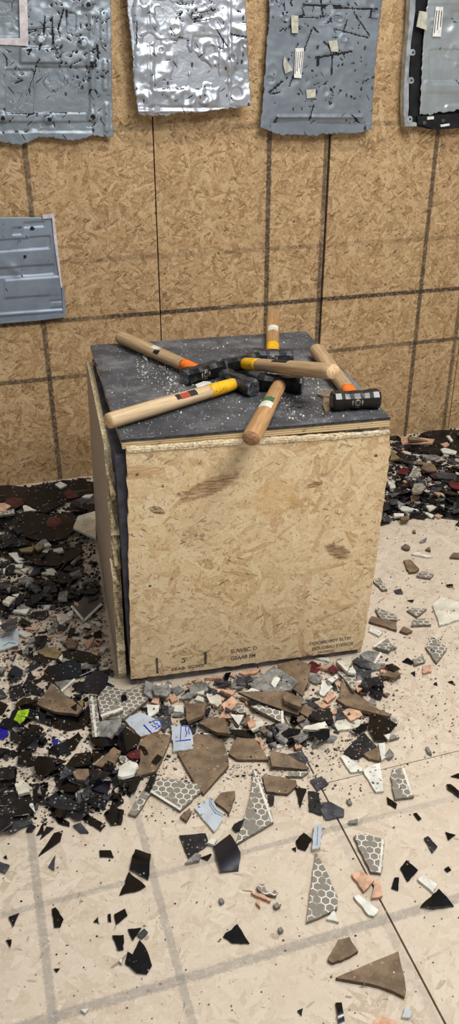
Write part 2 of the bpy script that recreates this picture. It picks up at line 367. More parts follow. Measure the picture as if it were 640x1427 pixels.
# faded stamp lettering low on the front panel
M['ink'] = plain('ink', (92,84,74), .8, var=.3, vs=90)
def text_mesh(name, body, size, x, z, mat, parent, y, flip=1, rot=0.0, sx=1.0):
    cu = bpy.data.curves.new(name, 'FONT'); cu.body = body; cu.size = size; cu.offset = size*.012; cu.align_x = 'CENTER'; cu.align_y = 'CENTER'
    t = bpy.data.objects.new(name + '_tmp', cu); COL.objects.link(t); dg = bpy.context.evaluated_depsgraph_get()
    me = bpy.data.meshes.new_from_object(t.evaluated_get(dg)); bpy.data.objects.remove(t); bpy.data.curves.remove(cu)
    me.materials.clear(); me.materials.append(mat)
    o = bpy.data.objects.new(name, me); COL.objects.link(o); o.parent = parent
    o.location = (x, y, z); o.rotation_euler = Euler((math.pi/2, rot, 0)); o.scale = (sx, flip, 1)
    return o
for (body, px, py, size, sx_, fl_) in (('SUWBC D', 340, 905.5, .0175, .88, 1), ('GBAAB EM', 339, 915.5, .017, .82, 1), ('DOOBBOBDY ELTSY', 461, 893, .0135, .92, 1), ('DOUDBAU EYESSQE', 464, 900.5, .0135, .92, 1),
                                     ('DBLEDBO', 452, 908, .008, 1.0, 1), ('2', 256, 919.5, .021, 1.3, -1), ('EBAB  EGBEE', 262, 930, .0125, 1.2, 1)):
    P = on_front(px, py, fo)
    text_mesh('stamp_lettering', body, size, P[0], P[2], M['ink'], crate, -fo - .0006, fl_, rot=-.03 + .02, sx=sx_)
for (x0, y0, x1, y1) in ((217, 917, 221, 938), (284.5, 909, 288.5, 925)):
    A = on_front(x0, y0, fo); B = on_front(x1, y1, fo)
    bm = bmesh.new(); bm_box(bm, A[0], B[0], -fo - .0006, -fo - .0001, B[2], A[2]); bm_obj('stamp_bar', bm, M['ink'], crate)

# ------------------------------------------------------------------ battered metal panels on the wall
def sheetmat(name, col, rough, metal, nscale, nb, var=.15, dist=.004, dark=None, speck=True):
    T = NT(name); c = T.coord(); n = T.noise(c, 9, 4, .6); k = lin(col)
    cc = T.mix(T.mapr(n, .3, .7), tuple(q*(1 - var) for q in k[:3]) + (1,), tuple(min(1, q*(1 + var)) for q in k[:3]) + (1,))
    rr = rough
    if speck:
        v = T.noise(c, 5, 2, .5, out=1); cw = T.vec('ADD', c, T.vec('SCALE', v, scale=.03))
        for k2, (ang, sc, th) in enumerate(((.6, (30, 190), .035), (2.2, (26, 170), .03), (1.5, (50, 90), .03))):
            vo = T.voro(T.mapping(T.mapping(cw, rot=(0, ang, 0)), loc=(k2*3.3, 0, 0), scale=(sc[0], 1, sc[1])), 1.0)
            sp = T.n('ShaderNodeSeparateColor'); T.put(sp.inputs[0], vo.outputs['Color'])
            m = T.math('MULTIPLY', T.math('LESS_THAN', sp.outputs[0], th), T.math('LESS_THAN', vo.outputs['Distance'], .36))
            cc = T.mix(T.math('MULTIPLY', m, .85), cc, lin(dark or (38, 40, 44)))
    T.bump(T.noise(c, nscale, 3, .55, .6), nb, dist)
    return T.done(cc, rr, metal, .45)
M['metal_blue'] = sheetmat('metal_blue', (138,148,156), .42, .45, 26, .55)
M['metal_foil'] = sheetmat('metal_foil', (184,190,198), .38, .75, 20, .45, dist=.005)
M['metal_matte'] = sheetmat('metal_matte', (124,133,142), .5, .3, 30, .35)
M['metal_silver'] = sheetmat('metal_silver', (178,186,188), .38, .6, 20, .35, speck=False)
M['metal_plate'] = sheetmat('metal_plate', (140,152,166), .45, .4, 16, .2, speck=False)
M['gouge'] = plain('gouge', (20,21,24), .8)
M['rail_silver'] = plain('rail_silver', (176,182,186), .4, .5, var=.15, vs=40)
M['plastic_black'] = plain('plastic_black', (22,22,25), .5, var=.3, vs=30)
M['plastic_pale'] = plain('plastic_pale', (206,198,200), .55, var=.1, vs=50)
M['paper_white'] = plain('paper_white', (226,226,222), .7, var=.08, vs=80)
M['tape'] = plain('tape', (186,184,168), .7, var=.12, vs=60)
M['print_dark'] = plain('print_dark', (46,46,50), .8)
M['screw'] = plain('screw', (120,122,124), .35, .9)

def seg_d(P, a, b):
    a = np.array(a, float); b = np.array(b, float); ab = b - a
    t = np.clip(((P - a) @ ab)/max(ab @ ab, 1e-9), 0, 1); return np.linalg.norm(P - (a + t[..., None]*ab), axis=-1)
def rrect(P, x0, y0, x1, y1, r):
    c = np.array([(x0 + x1)/2, (y0 + y1)/2]); h = np.array([(x1 - x0)/2 - r, (y1 - y0)/2 - r]); q = np.abs(P - c) - h
    return np.linalg.norm(np.maximum(q, 0), axis=-1) + np.minimum(np.max(q, axis=-1), 0) - r
def sstep(x, a, b): t = np.clip((x - a)/(b - a), 0, 1); return t*t*(3 - 2*t)
class VN:                                                       # smooth value noise
    def __init__(s, seed): s.g = np.random.default_rng(seed).random((64, 64))
    def __call__(s, P, sc):
        x = P[..., 0]/sc; y = P[..., 1]/sc; i = np.floor(x).astype(int); j = np.floor(y).astype(int); u = x - i; v = y - j; u = u*u*(3-2*u); v = v*v*(3-2*v)
        G = lambda a, b: s.g[a % 64, b % 64]
        return (G(i,j)*(1-u)+G(i+1,j)*u)*(1-v) + (G(i,j+1)*(1-u)+G(i+1,j+1)*u)*v
def metal_panel(name, left, right, bottom, ytop, off, fn, mats, label, cell=1.5, tilt=0.0, group='battered metal panels hung on the wall', depth=.004, jag=1.0):
    """left/right: photo points down each side; bottom: photo points along the lower edge; fn(P) -> (height in m, material index)"""
    yl = [p[1] for p in left]; xl = [p[0] for p in left]; yr = [p[1] for p in right]; xr = [p[0] for p in right]
    xb = [p[0] for p in bottom]; yb = [p[1] for p in bottom]
    W_ = max(xr) - min(xl); H_ = max(yb) - ytop
    nu, nv = int(W_/cell), int(H_/cell)
    u = np.linspace(0, 1, nu + 1)[None, :].repeat(nv + 1, 0); v = np.linspace(0, 1, nv + 1)[:, None].repeat(nu + 1, 1)
    # bottom y for each column, sides for each row
    BX = xl[-1] + (xr[-1] - xl[-1])*u[0]; BY = np.interp(BX, xb, yb)
    Y = ytop + (BY[None, :] - ytop)*v
    en = VN(int(xl[-1]) % 97 + 5)
    BY = BY + jag*((en(np.stack([BX*1.0, BX*0 + 3], -1), 3.0) - .5)*3.2 + (en(np.stack([BX, BX*0 + 9], -1), 9.0) - .5)*3.5)
    Y = ytop + (BY[None, :] - ytop)*v
    XL = np.interp(Y, yl, xl) + jag*(en(np.stack([Y*0 + 5, Y], -1), 4.0) - .5)*2.2; XR = np.interp(Y, yr, xr) + jag*(en(np.stack([Y*0 + 21, Y], -1), 4.0) - .5)*2.2
    X = XL + (XR - XL)*u
    P = np.stack([X, Y], -1); h, mi = fn(P)
    verts = np.zeros((nv + 1, nu + 1, 3))
    for j in range(nv + 1):
        for i in range(nu + 1):
            o_ = off + tilt*v[j, i]; verts[j, i] = on_wall(X[j, i], Y[j, i], o_)
    front = verts.copy(); front[..., 1] -= h
    back = verts.copy(); back[..., 1] += depth
    N = (nv + 1)*(nu + 1); V = np.concatenate([front.reshape(-1, 3), back.reshape(-1, 3)])
    idx = np.arange(N).reshape(nv + 1, nu + 1)
    q = np.stack([idx[:-1, :-1], idx[1:, :-1], idx[1:, 1:], idx[:-1, 1:]], -1).reshape(-1, 4)
    fmi = mi[:-1, :-1].reshape(-1)
    rim = list(idx[:, 0]) + list(idx[-1, 1:]) + list(idx[::-1, -1][1:]) + list(idx[0, ::-1][1:-1])
    sk = [[rim[k], rim[k] + N, rim[(k + 1) % len(rim)] + N, rim[(k + 1) % len(rim)]] for k in range(len(rim))]
    bk = [list(r + N)[::-1] for r in q[::1]]
    faces = q.tolist() + sk + bk
    root = empty(name, tuple(verts[-1, nu//2]))
    o = mesh_obj('sheet', V - np.array(root.location), faces, mats, root, list(fmi) + [0]*len(sk) + [0]*len(bk), smooth=True)
    tag(root, label, 'metal panel', group)
    return root
def wall_quad(name, pts, off, thick, mat, parent):
    """thin plate glued on a panel: photo outline on a plane off the wall"""
    base = np.array(parent.location); q_ = parent.parent
    while q_ is not None: base = base + np.array(q_.location); q_ = q_.parent
    P = [on_wall(x, y, off) - base for x, y in pts]; n = len(P)
    V = P + [p + np.array([0, thick, 0]) for p in P]
    F = [list(range(n))[::-1], list(range(n, 2*n))] + [[i, (i+1) % n, (i+1) % n + n, i + n] for i in range(n)]
    return mesh_obj(name, V, F, mat, parent)
def slashes(P, segs, w=1.0):
    m = np.zeros(P.shape[:-1], bool)
    for a, b, ww in segs: m |= seg_d(P, a, b) < ww*w
    return m
def rand_slashes(n, x0, x1, y0, y1, seed, lmax=12, wmax=1.3):
    r = np.random.default_rng(seed); out = []
    for _ in range(n):
        a = np.array([r.uniform(x0, x1), r.uniform(y0, y1)]); t = r.choice([.6, .8, 2.3, 1.4, .3]) + r.normal(0, .3); l = r.uniform(1.5, lmax)*r.random()
        out.append((a, a + l*np.array([math.cos(t), -math.sin(t)]), r.uniform(.55, wmax)))
    return out
def dents(P, n, x0, x1, y0, y1, seed, depth, rmin=4, rmax=14):
    r = np.random.default_rng(seed); h = np.zeros(P.shape[:-1])
    for _ in range(n):
        c = np.array([r.uniform(x0, x1), r.uniform(y0, y1)]); R = r.uniform(rmin, rmax); d = np.linalg.norm((P - c)*np.array([1, r.uniform(.7, 1.3)]), axis=-1)
        h -= depth*r.uniform(.3, 1)*np.exp(-(d/R)**2*2) - depth*.35*np.exp(-((d - R)/(R*.35))**2)
    return h
vn = VN(3)
TOPY = -75
# panel 1: pressed chassis sheet with screw bosses
SC1 = [((50,92),(58,112),1.5),((58,112),(64,130),1.4),((64,130),(70,155),1.8),((50,94),(36,132),.9),((92,14),(95,45),1.5),((72,155),(92,156),1.0),((20,157),(42,158),.9),((22,150),(26,132),1.0),((80,40),(88,12),1.2),((62,22),(60,48),1.1),((40,41),(68,38),.9),
       ((72,125),(82,120),1.6),((105,124),(112,122),1.6),((98,90),(112,83),1.0),((135,62),(136,82),1.5),((16,3),(14,30),1.0),((34,46),(52,42),1.2),((72,26),(73,60),1.0),((118,108),(122,112),1.3),((140,106),(144,107),1.3),((20,115),(30,112),1.4),((8,80),(9,92),.9)] + rand_slashes(190, 2, 150, -60, 185, 5, 10) + rand_slashes(60, 60, 150, 20, 130, 6, 9, 1.5)
BOSS1 = [(122,6),(127,88),(129,162),(68,166),(3,164),(122,-60),(60,-40)]
def f1(P):
    h = .0045*(vn(P, 28) - .5) + .002*(vn(P, 9) - .5)
    for x0, y0, x1, y1, s in ((50,93,126,157,-.004),(8,97,47,158,-.004),(-20,170,130,184,-.003),(140,16,149,61,.004),(143,83,151,126,.004),(145,143,152,184,.004),(28,66,85,88,.007),(124,18,132,160,.003),(94,18,106,44,-.004),(-20,2,30,52,-.003),(20,-70,110,-20,-.004)):
        h += s*(1 - sstep(rrect(P, x0, y0, x1, y1, 3), -1.6, 1.6))
    for c in BOSS1:
        d = np.linalg.norm(P - np.array(c), axis=-1); h += .006*(1 - sstep(d, 4.5, 10))
    for c in ((57,55),(80,60),(116,60)):
        d = np.linalg.norm(P - np.array(c), axis=-1); h += .007*(1 - sstep(d, 4, 10))
    h += dents(P, 22, 0, 150, -60, 180, 8, .0028)
    sl = slashes(P, SC1); h = np.where(sl, h - .002, h); mi = np.where(sl, 1, 0)
    for c in BOSS1: mi = np.where(np.linalg.norm(P - np.array(c), axis=-1) < 3.4, 1, mi)
    return h, mi
p1 = metal_panel('metal_panel', [(-62,TOPY),(-60,199)], [(150,TOPY),(155,20),(155,90),(158,192)], [(-60,198),(0,198),(30,201),(38,200),(55,190),(105,196),(130,190),(158,192)], TOPY, .028, f1, [M['metal_blue'], M['gouge']],
                 'grey metal chassis panel with round screw bosses and pale plastic corner strip')
wall_quad('plastic_strip', [(26,-30),(37,-30),(39.5,58),(38,64),(-40,60),(-40,54),(28,53)], .036, .005, M['plastic_pale'], p1)
# panel 2: crumpled shiny foil-like sheet
SC2 = [((151,47),(176,52),1.1),((131,40),(146,65),.9),((60,56),(92,55),.6),((100,60),(100,120),.6),((108,120),(130,120),.6),((55,123),(88,123),.6),((95,20),(130,12),.9),((98,26),(128,20),.8),((100,30),(125,25),.8),((20,30),(20,60),.7),((92,95),(104,108),.9)]
SC2 = [(np.array(a) + np.array([170, 0]), np.array(b) + np.array([170, 0]), w) for a, b, w in SC2] + rand_slashes(110, 182, 345, -60, 150, 21, 8, 1.0) + rand_slashes(55, 225, 300, 0, 30, 22, 8, 1.0)
def f2(P):
    h = .010*(vn(P + 70, 30) - .5) + .006*(vn(P + 30, 13) - .5) + .0025*(vn(P, 6) - .5)
    for x0, y0, x1, y1, s in ((215,55,262,125,-.004),(268,50,305,122,-.004),(200,126,208,144,.003),(318,0,322,140,.003),(206,-5,209,120,-.002)):
        h += s*(1 - sstep(rrect(P, x0, y0, x1, y1, 3), -1.6, 1.6))
    h += dents(P, 45, 185, 345, -60, 150, 31, .006)
    h += .004*np.exp(-((P[..., 1] - 155)/2.0)**2) - .003*np.exp(-((P[..., 1] - 150)/2.0)**2)
    h -= .010*np.exp(-((P[..., 0] - 181)/6)**2)
    sl = slashes(P, SC2); h = np.where(sl, h - .0015, h); return h, np.where(sl, 1, 0)
p2 = metal_panel('metal_panel', [(172,TOPY),(177,0),(180,30),(186,80),(187,118),(193,158)], [(338,TOPY),(342,0),(344,50),(347,90),(350,146)], [(193,158),(200,160),(222,163),(250,158),(285,156),(320,152),(338,147),(350,146)], TOPY, .05, f2, [M['metal_foil'], M['gouge']],
                 'crumpled shiny silver sheet, second from the left in the upper row', tilt=.012)
wall_quad('clip', [(216,148),(222,147),(224,156),(214,157)], .074, .003, M['rail_silver'], p2)
# panel 3: matte blue-grey sheet with folded bottom flap
SC3 = [((58,23),(88,24),1.3),((80,40),(48,120),.9),((112,40),(158,52),1.0),((140,20),(160,50),1.0),((85,80),(134,71),1.5),((88,80),(87,90),2.0),((108,76),(107,104),.8),((20,128),(38,113),1.6),((22,130),(35,128),1.2),((96,58),(116,76),1.2),((82,145),(76,166),.9),((95,10),(170,12),1.3),((70,6),(120,8),1.4),((92,0),(95,22),1.3),((128,28),(124,42),1.0),
       ((135,160),(152,178),1.3),((31,163),(22,176),1.2)]
SC3 = [(np.array(a) + np.array([355, 0]), np.array(b) + np.array([355, 0]), w) for a, b, w in SC3] + rand_slashes(120, 375, 525, -60, 180, 41, 8, 1.1) + rand_slashes(70, 380, 525, -50, 45, 42, 14, 1.3)
HO3 = [(355+98,116),(355+119,126),(355+134,134),(355+61,130),(355+80,98),(355+44,17),(355+122,89)]
def f3(P):
    h = .005*(vn(P + 20, 40) - .5) + .0016*(vn(P + 9, 8) - .5)
    h += dents(P, 24, 375, 525, -60, 150, 51, .003)
    h += .006*np.exp(-((P[..., 1] - 163)/1.8)**2)*(np.abs(P[..., 0] - 446) < 60)
    h -= .016*sstep(P[..., 1], 164, 186)*(np.abs(P[..., 0] - 444) < 66)
    for c in ((398+355-355, 25), (474,25), (480,53)):
        d = np.linalg.norm(P - np.array(c), axis=-1); h += .003*np.exp(-((d - 5)/1.5)**2)
    sl = slashes(P, SC3); h = np.where(sl, h - .0015, h); mi = np.where(sl, 1, 0)
    for c in HO3: mi = np.where(np.linalg.norm(P - np.array(c), axis=-1) < 1.8, 1, mi)
    return h, mi
p3 = metal_panel('metal_panel', [(376,TOPY),(375,30),(371,80),(367,140),(363,177)], [(536,TOPY),(533,0),(526,60),(521,120),(518,178)], [(363,177),(368,181),(374,184),(400,188),(430,190),(470,187),(508,185),(514,178),(518,178)], TOPY, .03, f3, [M['metal_matte'], M['gouge']],
                 'matte blue-grey metal sheet with white sticker and folded lower flap', tilt=.012)
def sticker(parent, pts, off, mat='paper_white', rows=4):
    s = wall_quad('sticker', pts, off, .0012, M[mat], parent); A, B, C_, D_ = [np.array(p, float) for p in pts]   # TL TR BR BL
    for k in range(rows):
        f0 = (k + .35)/rows; f1_ = f0 + .3/rows; e0, e1 = .12, .88 - .2*((k*7) % 3)/2
        bi = lambda u, v: (A + (B - A)*u)*(1 - v) + (D_ + (C_ - D_)*u)*v
        w = wall_quad('sticker_print', [bi(f0, e0), bi(f1_, e0), bi(f1_, e1), bi(f0, e1)], off + .0004, .0006, M['print_dark'], s)
    return s
sticker(p3, [(412,67),(424,67),(420,109),(410,108)], .0465, rows=4)
for pts in ([(406,21),(416,22),(416,46),(407,46)], [(396,78),(404,90),(408,98),(398,103),(395,90)], [(427,125),(440,124),(440,136),(428,137)], [(458,57),(470,56),(472,72),(462,72)]): wall_quad('tape_patch', pts, .046, .002, M['tape'], p3)
# panel 4: notebook chassis - silver rail, black channel, silver plate
SC4 = [((626,102),(642,118),.8)] + rand_slashes(10, 600, 700, -60, 150, 61, 6, 1.0)
def f4(P):
    h = .003*(vn(P + 50, 30) - .5)
    for x0, y0, x1, y1, s in ((599,69,720,117,-.004),(591,112,720,129,.003),(590,-70,720,6,.002),(620,146,720,158,.004)):
        h += s*(1 - sstep(rrect(P, x0, y0, x1, y1, 5), -1.2, 1.2))
    d = np.linalg.norm((P - np.array((640, 24)))*np.array([.8, 1]), axis=-1); h -= .010*np.exp(-(d/9)**2)
    h += dents(P, 6, 600, 690, -50, 110, 71, .004); h += dents(P, 4, 612, 640, 70, 95, 72, .005)
    mi = np.where(d < 7 + 2*np.sin(P[..., 1]*1.3), 1, 0); mi = np.where(slashes(P, SC4), 1, mi); return h, mi
p4 = metal_panel('metal_panel', [(599,TOPY),(597,0),(591,50),(588,100),(586,160)], [(730,TOPY),(730,160)], [(586,160),(660,152),(730,146)], TOPY, .045, f4, [M['metal_silver'], M['gouge']],
                 'notebook chassis panel with black channel and silver side rail, rightmost on the wall')
wall_quad('black_backing', [(580,TOPY),(735,TOPY),(735,170),(700,174),(640,178),(600,180),(572,174),(572,100)], .030, .010, M['plastic_black'], p4)
rl = wall_quad('side_rail', [(575,TOPY),(581,TOPY),(579,15),(573,60),(570,100),(570,150),(568,168),(581,171),(581,176),(565,176),(563,160),(563,130),(566,80),(570,40)], .052, .026, M['rail_silver'], p4)
for (x, y) in ((576,73), (574,112), (572,166)):
    wall_quad('tab', [(x-5,y-4),(x+1,y-4.5),(x+3,y-2),(x+3,y+2),(x+1,y+4.5),(x-5,y+4)], .0535, .004, M['rail_silver'], rl)
    wall_quad('tab_screw', [(x-1.3,y-1.3),(x+1,y-1.6),(x+1.6,y),(x+1,y+1.6),(x-1.3,y+1.3)], .0545, .002, M['print_dark'], rl)
wall_quad('lower_strip', [(582,162),(640,158),(735,150),(735,160),(645,178),(610,181),(598,177),(583,173)], .044, .012, M['plastic_black'], p4)
for pts in ([(596,163),(605,162),(605,166),(596,167)], [(614,174),(627,172),(627,175),(615,177)]): wall_quad('white_clip', pts, .048, .004, M['paper_white'], p4)
for (x, y) in ((592,171), (618,168)): wall_quad('boss', [(x+2.6*math.cos(a), y+2.6*math.sin(a)) for a in np.linspace(0, 6.283, 13)[:-1]], .049, .005, M['screw'], p4)
wall_quad('bent_tab', [(585,15),(596,17),(595,42),(581,37)], .056, .004, M['tape'], p4)
sticker(p4, [(608,9.5),(618,9.5),(615,51),(603,51)], .0515, rows=3)
# panel 5: small ribbed plate, lower left
SC5 = rand_slashes(16, 2, 80, 300, 440, 81, 3, 1.0)
def f5(P):
    Q = np.stack([P[..., 0], P[..., 1] + .07*(P[..., 0] - 40)], -1); h = .0016*(vn(P + 11, 22) - .5)
    for x0, y0, x1, y1, s in ((-60,332,70,348,-.004),(41,331,70,344,-.003),(-60,371,76,384,-.004),(6,388,86,413,.004),(33,310,62,317,-.003),(17,316,31,326,-.003),(-60,434,90,438,.004),(69,413,88,421,.003),(70,423,88,431,.003)):
        h += s*(1 - sstep(rrect(Q, x0, y0, x1, y1, 1.5), -1.3, 1.3))
    h += .006*np.exp(-((P[..., 0] - 20 - (P[..., 1] - 376)*.6)/8)**2)*np.exp(-((P[..., 1] - 376)/9)**2)
    mi = np.where(slashes(P, SC5), 1, 0)
    for c, r in (((44,318),3.0),((34,357),2.2)): mi = np.where(np.linalg.norm(P - np.array(c), axis=-1) < r, 1, mi)
    return h, mi
p5 = metal_panel('metal_panel', [(-52,309),(-48,454)], [(71,303),(79,350),(85,400),(89,438)], [(-48,452),(0,447),(50,443),(89,438)], 303, .016, f5, [M['metal_plate'], M['gouge']],
                 'small blue-grey ribbed metal plate fixed low on the wall at the left edge', jag=0.0, group='battered metal panels hung on the wall')
wall_quad('edge_rail', [(59,300.5),(75.5,298.5),(79,330),(87,400),(85,401),(76,340),(72.5,304),(60,305)], .022, .016, M['plastic_pale'], p5)
wall_quad('edge_rail', [(86,401),(89.5,401),(92.5,438),(90,442),(50,447),(0,451),(0,447),(50,443),(88,437)], .022, .016, M['metal_plate'], p5)

# ------------------------------------------------------------------ hammers
def woodmat(name, a, b):
    T = NT(name); c = T.coord(); g1 = T.noise(T.mapping(c, scale=(160, 9, 160)), 1, 4, .6); g2 = T.noise(T.mapping(c, scale=(30, 2.5, 30)), 1, 3, .6)
    col = T.mix(T.mapr(T.math('ADD', T.math('MULTIPLY', g1, .6), T.math('MULTIPLY', g2, .4)), .32, .68), lin(a), lin(b))
    col = T.mix(T.mapr(T.noise(c, 38, 3, .6), .58, .75, 0, .4), col, lin((120,100,78)))
    return T.done(col, .55, 0, .35)
M['ash'] = woodmat('ash', (150,122,88), (198,170,132)); M['ash_tan'] = woodmat('ash_tan', (150,112,72), (192,150,104)); M['ash_pale'] = woodmat('ash_pale', (178,150,112), (216,190,152))
M['head_black'] = plain('head_black', (20,21,24), .34, .25, var=.3, vs=60, bump=.25, bs=60, spec=.5, dust=((120,120,124), 70, .56, .35))
M['head_worn'] = plain('head_worn', (54,56,62), .4, .5, var=.4, vs=40, bump=.35, bs=70, dust=((140,142,148), 60, .50, .55))
M['head_face'] = plain('head_face', (124,128,134), .38, .75, var=.35, vs=70, bump=.3, bs=120)
M['head_clean'] = plain('head_clean', (12,12,14), .24, .15, var=.2, vs=60, spec=.6)
M['paint_orange'] = plain('paint_orange', (226,112,28), .5, var=.1, vs=60, speck=((60,50,40), 160, .05, .6)); M['paint_yellow'] = plain('paint_yellow', (226,172,24), .5, var=.1, vs=60, speck=((70,60,40), 160, .08, .7))
M['end_grain'] = plain('end_grain', (214,180,138), .75, var=.18, vs=200); M['end_brown'] = plain('end_brown', (158,118,86), .75, var=.2, vs=200)
M['lab_red'] = plain('lab_red', (170,62,44), .6); M['lab_blue'] = plain('lab_blue', (70,100,160), .6); M['lab_green'] = plain('lab_green', (58,98,62), .6); M['lab_white'] = plain('lab_white', (214,214,200), .6); M['lab_black'] = plain('lab_black', (26,26,28), .6)
def ring_section(w, h, ch):
    """octagon: width w (along local z), height h (local y'), chamfer ch"""
    a, b = w/2, h/2; return [(-a + ch, -b), (a - ch, -b), (a, -b + ch), (a, b - ch), (a - ch, b), (-a + ch, b), (-a, b - ch), (-a, -b + ch)]
def loft(rings, caps=True):
    V = []; F = []; n = len(rings[0])
    for r in rings: V += r
    for k in range(len(rings) - 1):
        for i in range(n): j = (i + 1) % n; F.append([k*n + i, k*n + j, (k+1)*n + j, (k+1)*n + i])
    if caps: F.append(list(range(n))[::-1]); F.append([(len(rings) - 1)*n + i for i in range(n)])
    return V, F
def make_hammer(label, hx, hy, hz, ex, ey, ez, head='head_black', wood='ash', paint='paint_orange', stick=(), face='head_face', HL=.112, HW=.041, end='end_grain', roll=0.0, collar=.055, ring=True, rad=(.0178, .0205)):
    """(hx,hy): photo point of the head centre hz above the tabletop; (ex,ey): butt of the handle ez above it"""
    Hc = on_z(hx, hy, TOP + hz); Ec = on_z(ex, ey, TOP + ez); ax = Ec - Hc; L = float(np.linalg.norm(ax)); yv = -ax/L          # local +y: from butt to head
    xv = np.cross(yv, [0, 0, 1.0]); xv /= np.linalg.norm(xv); zv = np.cross(xv, yv)
    if roll: xv, zv = xv*math.cos(roll) + zv*math.sin(roll), zv*math.cos(roll) - xv*math.sin(roll)
    root = empty('sledge_hammer'); root.matrix_world = Matrix(((xv[0], yv[0], zv[0], Hc[0]), (xv[1], yv[1], zv[1], Hc[1]), (xv[2], yv[2], zv[2], Hc[2]), (0, 0, 0, 1)))
    tag(root, label, 'hammer', 'hammers on the crate')
    # head along local x, waisted round the eye
    prof = [(-1, .80, .80), (-.97, .93, .93), (-.90, 1, 1), (-.66, 1, 1), (-.50, .93, .92), (-.30, .90, .86), (-.12, .98, .90), (.12, .98, .90), (.30, .90, .86), (.50, .93, .92), (.66, 1, 1), (.90, 1, 1), (.97, .93, .93), (1, .80, .80)]
    rings = [[(x*HL/2, p[0]*a, p[1]*b) for p in ring_section(HW, HW, HW*.24)] for x, a, b in prof]
    V, F = loft(rings); n = len(F); mi = [0]*n; mi[-1] = mi[-2] = 1
    for k in range(8): mi[k] = 1; mi[n - 3 - k] = 1
    mesh_obj('head', V, F, [M[head], M[face]], root, mi)
    # handle: oval, swelling towards the butt, through the eye
    st = [(-L, .90), (-L + .004, .98), (-L + .02, 1.0), (-L*.7, 1.0), (-L*.42, .92), (-L*.2, .86), (-HW*.5, .80), (HW*.5 - .001, .66)]
    def hr(y, s, g=0.0): return [((rad[1]*s + g)*math.cos(t), y, (rad[0]*s + g)*math.sin(t)) for t in np.linspace(0, 2*math.pi, 21)[:-1]]
    V, F = loft([hr(y, s) for y, s in st]); mi = [0]*len(F); mi[-2] = 1; h_ = mesh_obj('handle', V, F, [M[wood], M[end]], root, mi, smooth=True)
    def rs(y): return float(np.interp(y, [q_[0] for q_ in st], [q_[1] for q_ in st]))
    ys = np.linspace(-HW*.48 - collar, -HW*.48, 9); rg = []
    for k, y in enumerate(ys): rg.append([((rad[1]*rs(y) + .0006)*math.cos(t), y + (math.sin(t*5)*.004 if k == 0 else 0), (rad[0]*rs(y) + .0006)*math.sin(t)) for t in np.linspace(0, 2*math.pi, 41)[:-1]])
    V, F = loft(rg); mesh_obj('paint_collar', V, F, M[paint], h_, smooth=True)
    if ring:
        rr = lambda r, y: [(r*math.cos(t), y, r*math.sin(t)) for t in np.linspace(0, 2*math.pi, 21)[:-1]]
        V, F = loft([rr(.0082, HW*.47), rr(.0082, HW*.51), rr(.0065, HW*.525), rr(.0045, HW*.50)]); mesh_obj('eye_ring', V, F, M['head_face'], root, smooth=True)
        V, F = loft([rr(.0046, HW*.47), rr(.0042, HW*.505)]); mesh_obj('wedge', V, F, M['head_worn'], root)
    # paper stickers wrapped on the handle: (y from head, length, angle, half-span, material)
    for y0, ln, ang, sp, m in stick:
        rg = []
        for y in np.linspace(-y0 - ln, -y0, 5):
            s = rs(y); rg.append([((rad[1]*s + .0008)*math.cos(t), y, (rad[0]*s + .0008)*math.sin(t)) for t in np.linspace(ang - sp, ang + sp, 9)] + [((rad[1]*s + .0001)*math.cos(t), y, (rad[0]*s + .0001)*math.sin(t)) for t in np.linspace(ang + sp, ang - sp, 9)])
        V, F = loft(rg); mesh_obj('handle_sticker', V, F, M[m], h_, smooth=False)
    return root
UP = math.pi/2
make_hammer('black-headed hammer with orange collar lying at the back left of the crate top', 281, 519, .0215, 168, 470, .021, stick=((.185,.03,1.35,.4,'lab_white'),(.172,.022,.75,.35,'lab_black')), wood='ash')
make_hammer('hammer with yellow collar and pale handle pointing out over the crate top\'s left edge', 333, 533, .0215, 151, 587, .021, head='head_worn', wood='ash_pale', paint='paint_yellow', collar=.075, stick=((.140,.022,1.0,.45,'lab_black'),(.162,.026,.95,.4,'lab_red'),(.188,.012,1.0,.4,'lab_black')), ring=False)
make_hammer('worn grey-headed hammer at the back whose handle sticks out over the rear edge', 380, 497, .0215, 380.5, 441, .024, head='head_worn', wood='ash_tan', paint='paint_yellow', collar=.075, stick=((.19,.045,1.6,.8,'lab_white'),))
make_hammer('black-headed hammer at the front whose tan handle overhangs the front edge', 391, 534, .0215, 350, 611, .028, head='head_black', wood='ash_tan', paint='ash_tan', stick=((.145,.030,1.7,.8,'lab_green'),(.175,.036,1.6,.8,'lab_white')), end='end_brown', ring=False)
make_hammer('hammer resting across the others with yellow collar and pale handle end pointing right', 336, 506, .024, 465, 518, .104, head='head_black', wood='ash', paint='paint_yellow', collar=.06, stick=((.15,.06,1.9,.3,'lab_black'),), ring=False)
make_hammer('shiny black hammer with orange collar at the right edge of the crate top', 495.5, 557, .0225, 441, 487, .021, head='head_clean', wood='ash', paint='paint_orange', collar=.045, face='head_clean', stick=((.185,.016,1.4,.5,'lab_red'),(.17,.015,1.4,.5,'lab_black')), HL=.115, HW=.043)

